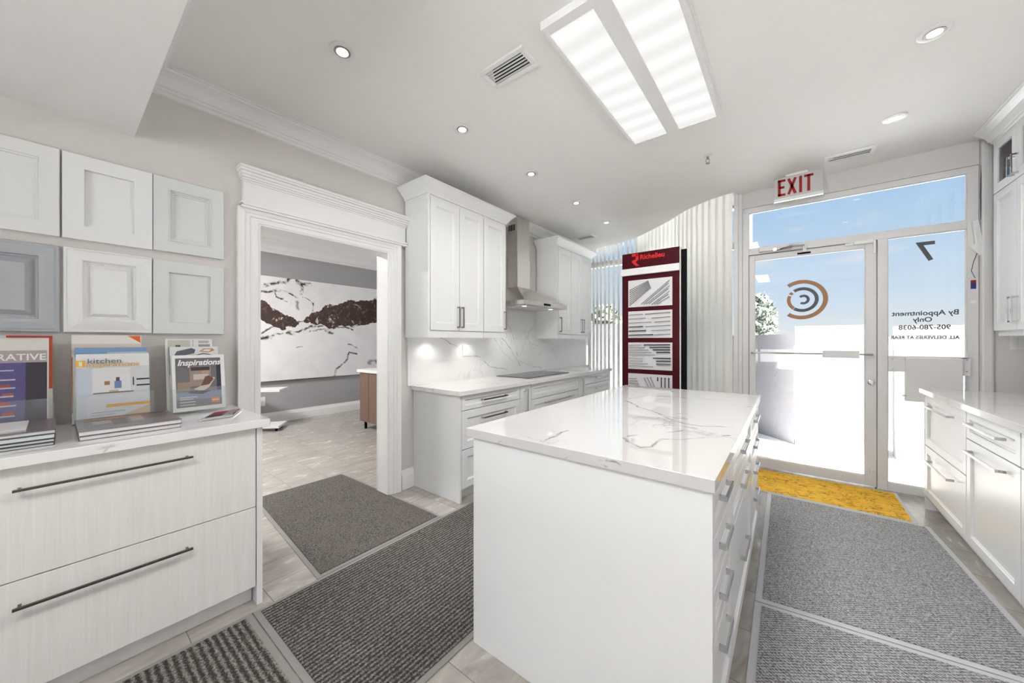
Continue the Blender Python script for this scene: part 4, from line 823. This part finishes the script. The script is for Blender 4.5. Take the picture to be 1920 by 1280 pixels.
def bar(b_, u0, v0, u1, v1, r_, m_):
    mb = MB(); d_ = Vector((u1-u0, v1-v0)).normalized()*.006
    mb.tube([FB(u0, v0, .016), FB(u1, v1, .016)], r_, 6)
    for s_ in ((u0+d_.x, v0+d_.y), (u1-d_.x, v1-d_.y)): mb.tube([FB(*s_, .006), FB(*s_, .018)], r_*1.1, 6)
    obj('sample_handle', mb, m_, b_)
b1 = board(1.648, 1.918, 'top sample board with slanting handles')
for i in range(8):
    bar(b1, -1.282, 1.665+i*.022, -1.18+i*.012+(0 if i < 7 else 0)+.09*(7-i)/7*1.2, 1.70+i*.022+.045+(7-i)*.012, .0022, Mbz)
for i in range(7): bar(b1, -1.165+i*.025, 1.672-(i > 3)*.01, -.90-(i % 2)*.01, 1.885-i*.026, .0022, Mbz)
b2 = board(1.338, 1.606, 'second sample board with black and bronze handles')
for i in range(6):
    z_ = 1.575-i*.041; L1 = (.14, .17, .22, .14, .17, .24)[i]; m_ = Mgr if i < 3 else Mbz; bar(b2, -1.288, z_-.004, -1.288+L1, z_, .0028 if i < 3 else .0045, m_)
    m_ = plain('handle_bronze', (.22, .14, .07), .3, .6) if i < 3 else Mgr; bar(b2, -1.125+(.0, .06, .09, .0, .06, .09)[i], z_-.002, -.892, z_+.004, .003, m_)
b3 = board(1.025, 1.292, 'third sample board with grey handles and black pulls')
for i in range(5):
    z_ = 1.268-i*.024; bar(b3, -1.288, z_-.003, -1.16+i*.032, z_-.001, .003, Mgr)
    if i < 4: bar(b3, -1.14+(0, .055, .088, .12)[i], z_, -.894, z_+.003, .0045, M_BLACK)
for i in range(4): bar(b3, -1.288, 1.135-i*.026, -1.15+(i > 1)*(i-1)*.05, 1.136-i*.026, .0026, Mgr)
for i in range(3): bar(b3, -1.05+(i > 0)*.03, 1.14-i*.028, -.888, 1.142-i*.028, .0045 if i < 2 else .006, M_BLACK if i < 2 else Mgr)
b4 = board(.70, .98, 'bottom sample board with upright black pulls')
for i in range(4): bar(b4, -.905-i*.034, .955, -.905-i*.034, .955-(.11 if i < 3 else .035), .0045, M_BLACK)
for i in range(3): bar(b4, -1.075-i*.03, .955-i*.006, -1.02-i*.03, .83, .003, Mgr); 
for i in range(4): bar(b4, -1.285, .93-i*.025, -1.21+i*.01, .932-i*.025, .003, Mgr if i < 3 else M_BLACK)

# ================================================================== mats
def mat_obj(label, corners, border, pile, edge, h=.006, hp=.010, bor=.035):
    """corners: 4 floor points in order; border rubber sheet + raised pile inset"""
    C_ = [Vector((*c, 0)) for c in corners]; cen = sum(C_, Vector())/4
    t = thing('floor_mat', label, 'mat', tuple(cen)); mb = MB(); mb.prism([(c.x, c.y, 0.0004) for c in C_], (0, 0, h)); obj('rubber_edge', mb, edge, t, bev=.002)
    ins = []
    for i in range(4):
        a = (C_[(i+1) % 4]-C_[i]).normalized(); b_ = (C_[i-1]-C_[i]).normalized(); ins.append(C_[i]+(a+b_)*border)
    mb = MB(); mb.prism([(c.x, c.y, h) for c in ins], (0, 0, hp-h)); obj('pile', mb, pile, t); return t
mat_obj('ribbed grey runner mat between the left cabinet and the island', [(-2.035, .583), (-1.098, .583), (-1.098, 3.2), (-2.035, 3.2)], .028, M_RUGA, M_RUBBER)
mat_obj('ribbed grey mat in the lower left corner, in front of the drawer cabinet', [(-2.035, -1.2), (-1.098, -1.2), (-1.098, .579), (-2.035, .579)], .028, M_RUGB, M_RUBBER)
mat_obj('brown-grey mat lying in the cased opening', [(-3.50, 1.00), (-2.042, .885), (-2.042, 1.775), (-3.475, 1.745)], .026, M_RUGD, M_RUBBER, h=.004, hp=.009)
mat_obj('bright yellow door mat with dark scribbles inside the glass door', [(-.36, 3.775), (.722, 3.775), (.722, 4.42), (-.36, 4.42)], .022, M_YEL, M_RUBBERL)
mat_obj('grey woven mat in front of the yellow door mat', [(-.138, 2.165), (.858, 2.295), (.775, 3.765), (-.150, 3.765)], .03, M_RUGC, M_RUBBERL)
mat_obj('grey woven mat at the lower right, closest to the camera', [(-.125, .95), (.93, 1.05), (.86, 2.288), (-.138, 2.158)], .03, M_RUGC, M_RUBBERL)

# ================================================================== room beyond the cased opening
YN = lambda px_, py_: None
def mu(px_, py_):
    px_ = 480+px_/3.764; py_ = 400+py_/3.764; r_ = (px_-960)/668; d_ = -(py_-638.5)/668; k_ = -6.47/(-math.sin(YAW)+r_*math.cos(YAW)); return (-6.47, k_*(math.cos(YAW)+r_*math.sin(YAW)), 1.31+k_*d_)
def mural():
    b = NB('brown_veined_marble'); pos = b.geo.outputs['Position']; thin = []; fat = []
    def pl(dst, pts, hw, st=1.0):
        for i, (a, c) in enumerate(zip(pts, pts[1:])): dst.append((mu(*a), mu(*c), hw, st))
    pl(fat, [(360, 755), (430, 742)], .06); pl(fat, [(430, 742), (520, 728)], .12); pl(fat, [(520, 728), (640, 712)], .20); pl(fat, [(640, 712), (860, 690)], .24); pl(fat, [(40, 670), (110, 725)], .11); pl(fat, [(110, 725), (175, 765)], .13); pl(fat, [(175, 765), (265, 765)], .07)
    pl(thin, [(40, 850), (120, 800), (350, 760)], .016); pl(thin, [(45, 885), (150, 850), (260, 845), (400, 795), (600, 785), (680, 820)], .018); pl(thin, [(495, 832), (540, 840)], .035); pl(thin, [(40, 885), (100, 878)], .03); pl(thin, [(225, 845), (265, 848)], .03)
    pl(thin, [(40, 548), (160, 545), (230, 560), (290, 595)], .02); pl(thin, [(60, 508), (120, 500), (200, 485), (245, 460)], .03); pl(thin, [(290, 480), (320, 510), (320, 560)], .035); pl(thin, [(320, 500), (380, 500)], .03); pl(thin, [(330, 590), (400, 630), (400, 690)], .012); pl(thin, [(550, 1145), (570, 1100), (640, 1030), (660, 980), (710, 985)], .018)
    pl(thin, [(800, 1050), (850, 1045)], .05, .7); pl(thin, [(135, 560), (145, 595), (190, 605)], .014); pl(thin, [(285, 625), (300, 680)], .025, .7); pl(thin, [(655, 920), (710, 945)], .010); pl(thin, [(700, 650), (860, 600)], .02); pl(thin, [(380, 830), (450, 820), (650, 800), (720, 790)], .015, .8); pl(thin, [(200, 620), (250, 630)], .01, .7); pl(thin, [(285, 945), (320, 945)], .01, .7)
    f_, _ = veins(b, fat, pos, .10, 5, (0, 1, 1)); t_, _ = veins(b, thin, pos, .05, 7, (0, 1, 1))
    n = b.noise(pos, 9, 6, .7, .8); n2 = b.noise(pos, 3, 5, .6)
    band = b.ramp(n.outputs[0], [(.36, (.62, .56, .50)), (.40, (.10, .06, .045)), (.55, (.05, .035, .035)), (.68, (.20, .12, .085)), (.74, (.5, .43, .38))])
    basec = b.mix(b.ramp(n2.outputs[0], [(.45, (0, 0, 0)), (.75, (.5, .5, .5))]), (.80, .79, .79), (.62, .61, .64))
    c = b.mix(b.math('MULTIPLY', t_, b.ramp(b.noise(pos, 16, 3).outputs[0], [(.36, (.05, .05, .05)), (.52, (1, 1, 1))])), basec, (.05, .035, .03))
    c = b.mix(b.math('GREATER_THAN', f_, .3), c, band); b.bsdf(c, .07, 0, .5); return b.m
tag(obj('marble_slab', MB().box(-6.499, -6.47, -.9, 5.0, .672, 2.328), mural()), 'huge white marble slab with dark brown veins on the wall of the next room', 'wall panel')
mb = MB()
for y in (1.2, 2.1, 2.75, 3.4, 4.2): mb.box(-6.499, -6.455, y-.03, y+.03, .655, .672)
tag(obj('slab_support', MB().box(-6.499, -6.462, -.9, 5.0, .655, .671), M_NICKEL), 'thin metal support rail under the marble slab in the next room', 'rail'); mb.bm.free()
t = thing('wall_outlet', 'white wall outlet near the baseboard of the next room', 'outlet', (-6.5, 2.0, .3)); obj('plate', MB().box(-6.499, -6.49, 1.90, 2.03, .29, .43), M_WHITEP, t)
t = thing('floor_cabinet', 'brown walnut cabinet with white top on black legs in the next room', 'cabinet', (-4.4, 3.05, 0))
obj('body', MB().box(-5.057, -3.9, 2.80, 3.35, .12, .845), M_WOODB, t); obj('top', MB().box(-5.10, -3.87, 2.775, 3.38, .845, .885), M_CAB, t, 'white quartz top')
obj('seam', MB().box(-4.82, -4.815, 2.798, 2.801, .12, .845), M_DARK, t)
for x in (-5.0, -3.95):
    for y in (2.86, 3.28): obj('leg', MB().box(x-.015, x+.015, y-.015, y+.015, 0, .12), M_BLACK, t)
t = thing('display_rack', 'low metal two-tier display rack left of the opening in the next room', 'rack', (-6.05, 1.7, 0))
def tray(zz, dx=0, dy=0):
    mb = MB(); P = [(-6.35+dx, 1.45+dy), (-5.80+dx, 1.98+dy), (-6.10+dx, 2.2+dy), (-6.44+dx, 1.62+dy)]
    mb.prism([(x, y, zz) for x, y in P], (0, 0, .03)); return mb
obj('tray', tray(.05), M_ALU, t); obj('tray', tray(.57, -.02, .02), M_ALU, t)
mb = MB(); mb.tube([(-6.36, 1.52, .05), (-6.36, 1.52, .60)], .012); obj('post', mb, M_CHROME, t)
for x, y in ((-5.88, 1.98), (-6.1, 2.12), (-6.34, 1.52)): mb = MB(); mb.tube([(x, y, .0), (x, y, .05)], .018); obj('caster', mb, M_BLACK, t)
mb = MB(); casing(mb, [((.812, 0), (-1, 0)), ((.812, 2.048), (-1, .72)), ((1.724, 2.048), (1, .72)), ((1.724, 0), (1, 0))], .125, XW-.13, -1); struct('trim_5', mb, M_TRIM)
x_, y_ = -4.6, 1.6
t = thing('ceiling_panel_light', 'flat square ceiling light added unseen to brighten the next room, above the opening', 'ceiling light', (x_, .2, 2.86)); obj('housing', MB().box(-5.2, -4.6, -.3, .9, 2.84, 2.88), M_TRIM, t); obj('diffuser', MB().box(-5.15, -4.65, -.25, .85, 2.835, 2.84), M_DIFF, t); lamp('panel_lamp', 'AREA', (-4.9, .3, 2.83), LIGHT_OTHER, .5, (1, .985, .96), 1.1)  # unseen lamp added to lift the light level next door
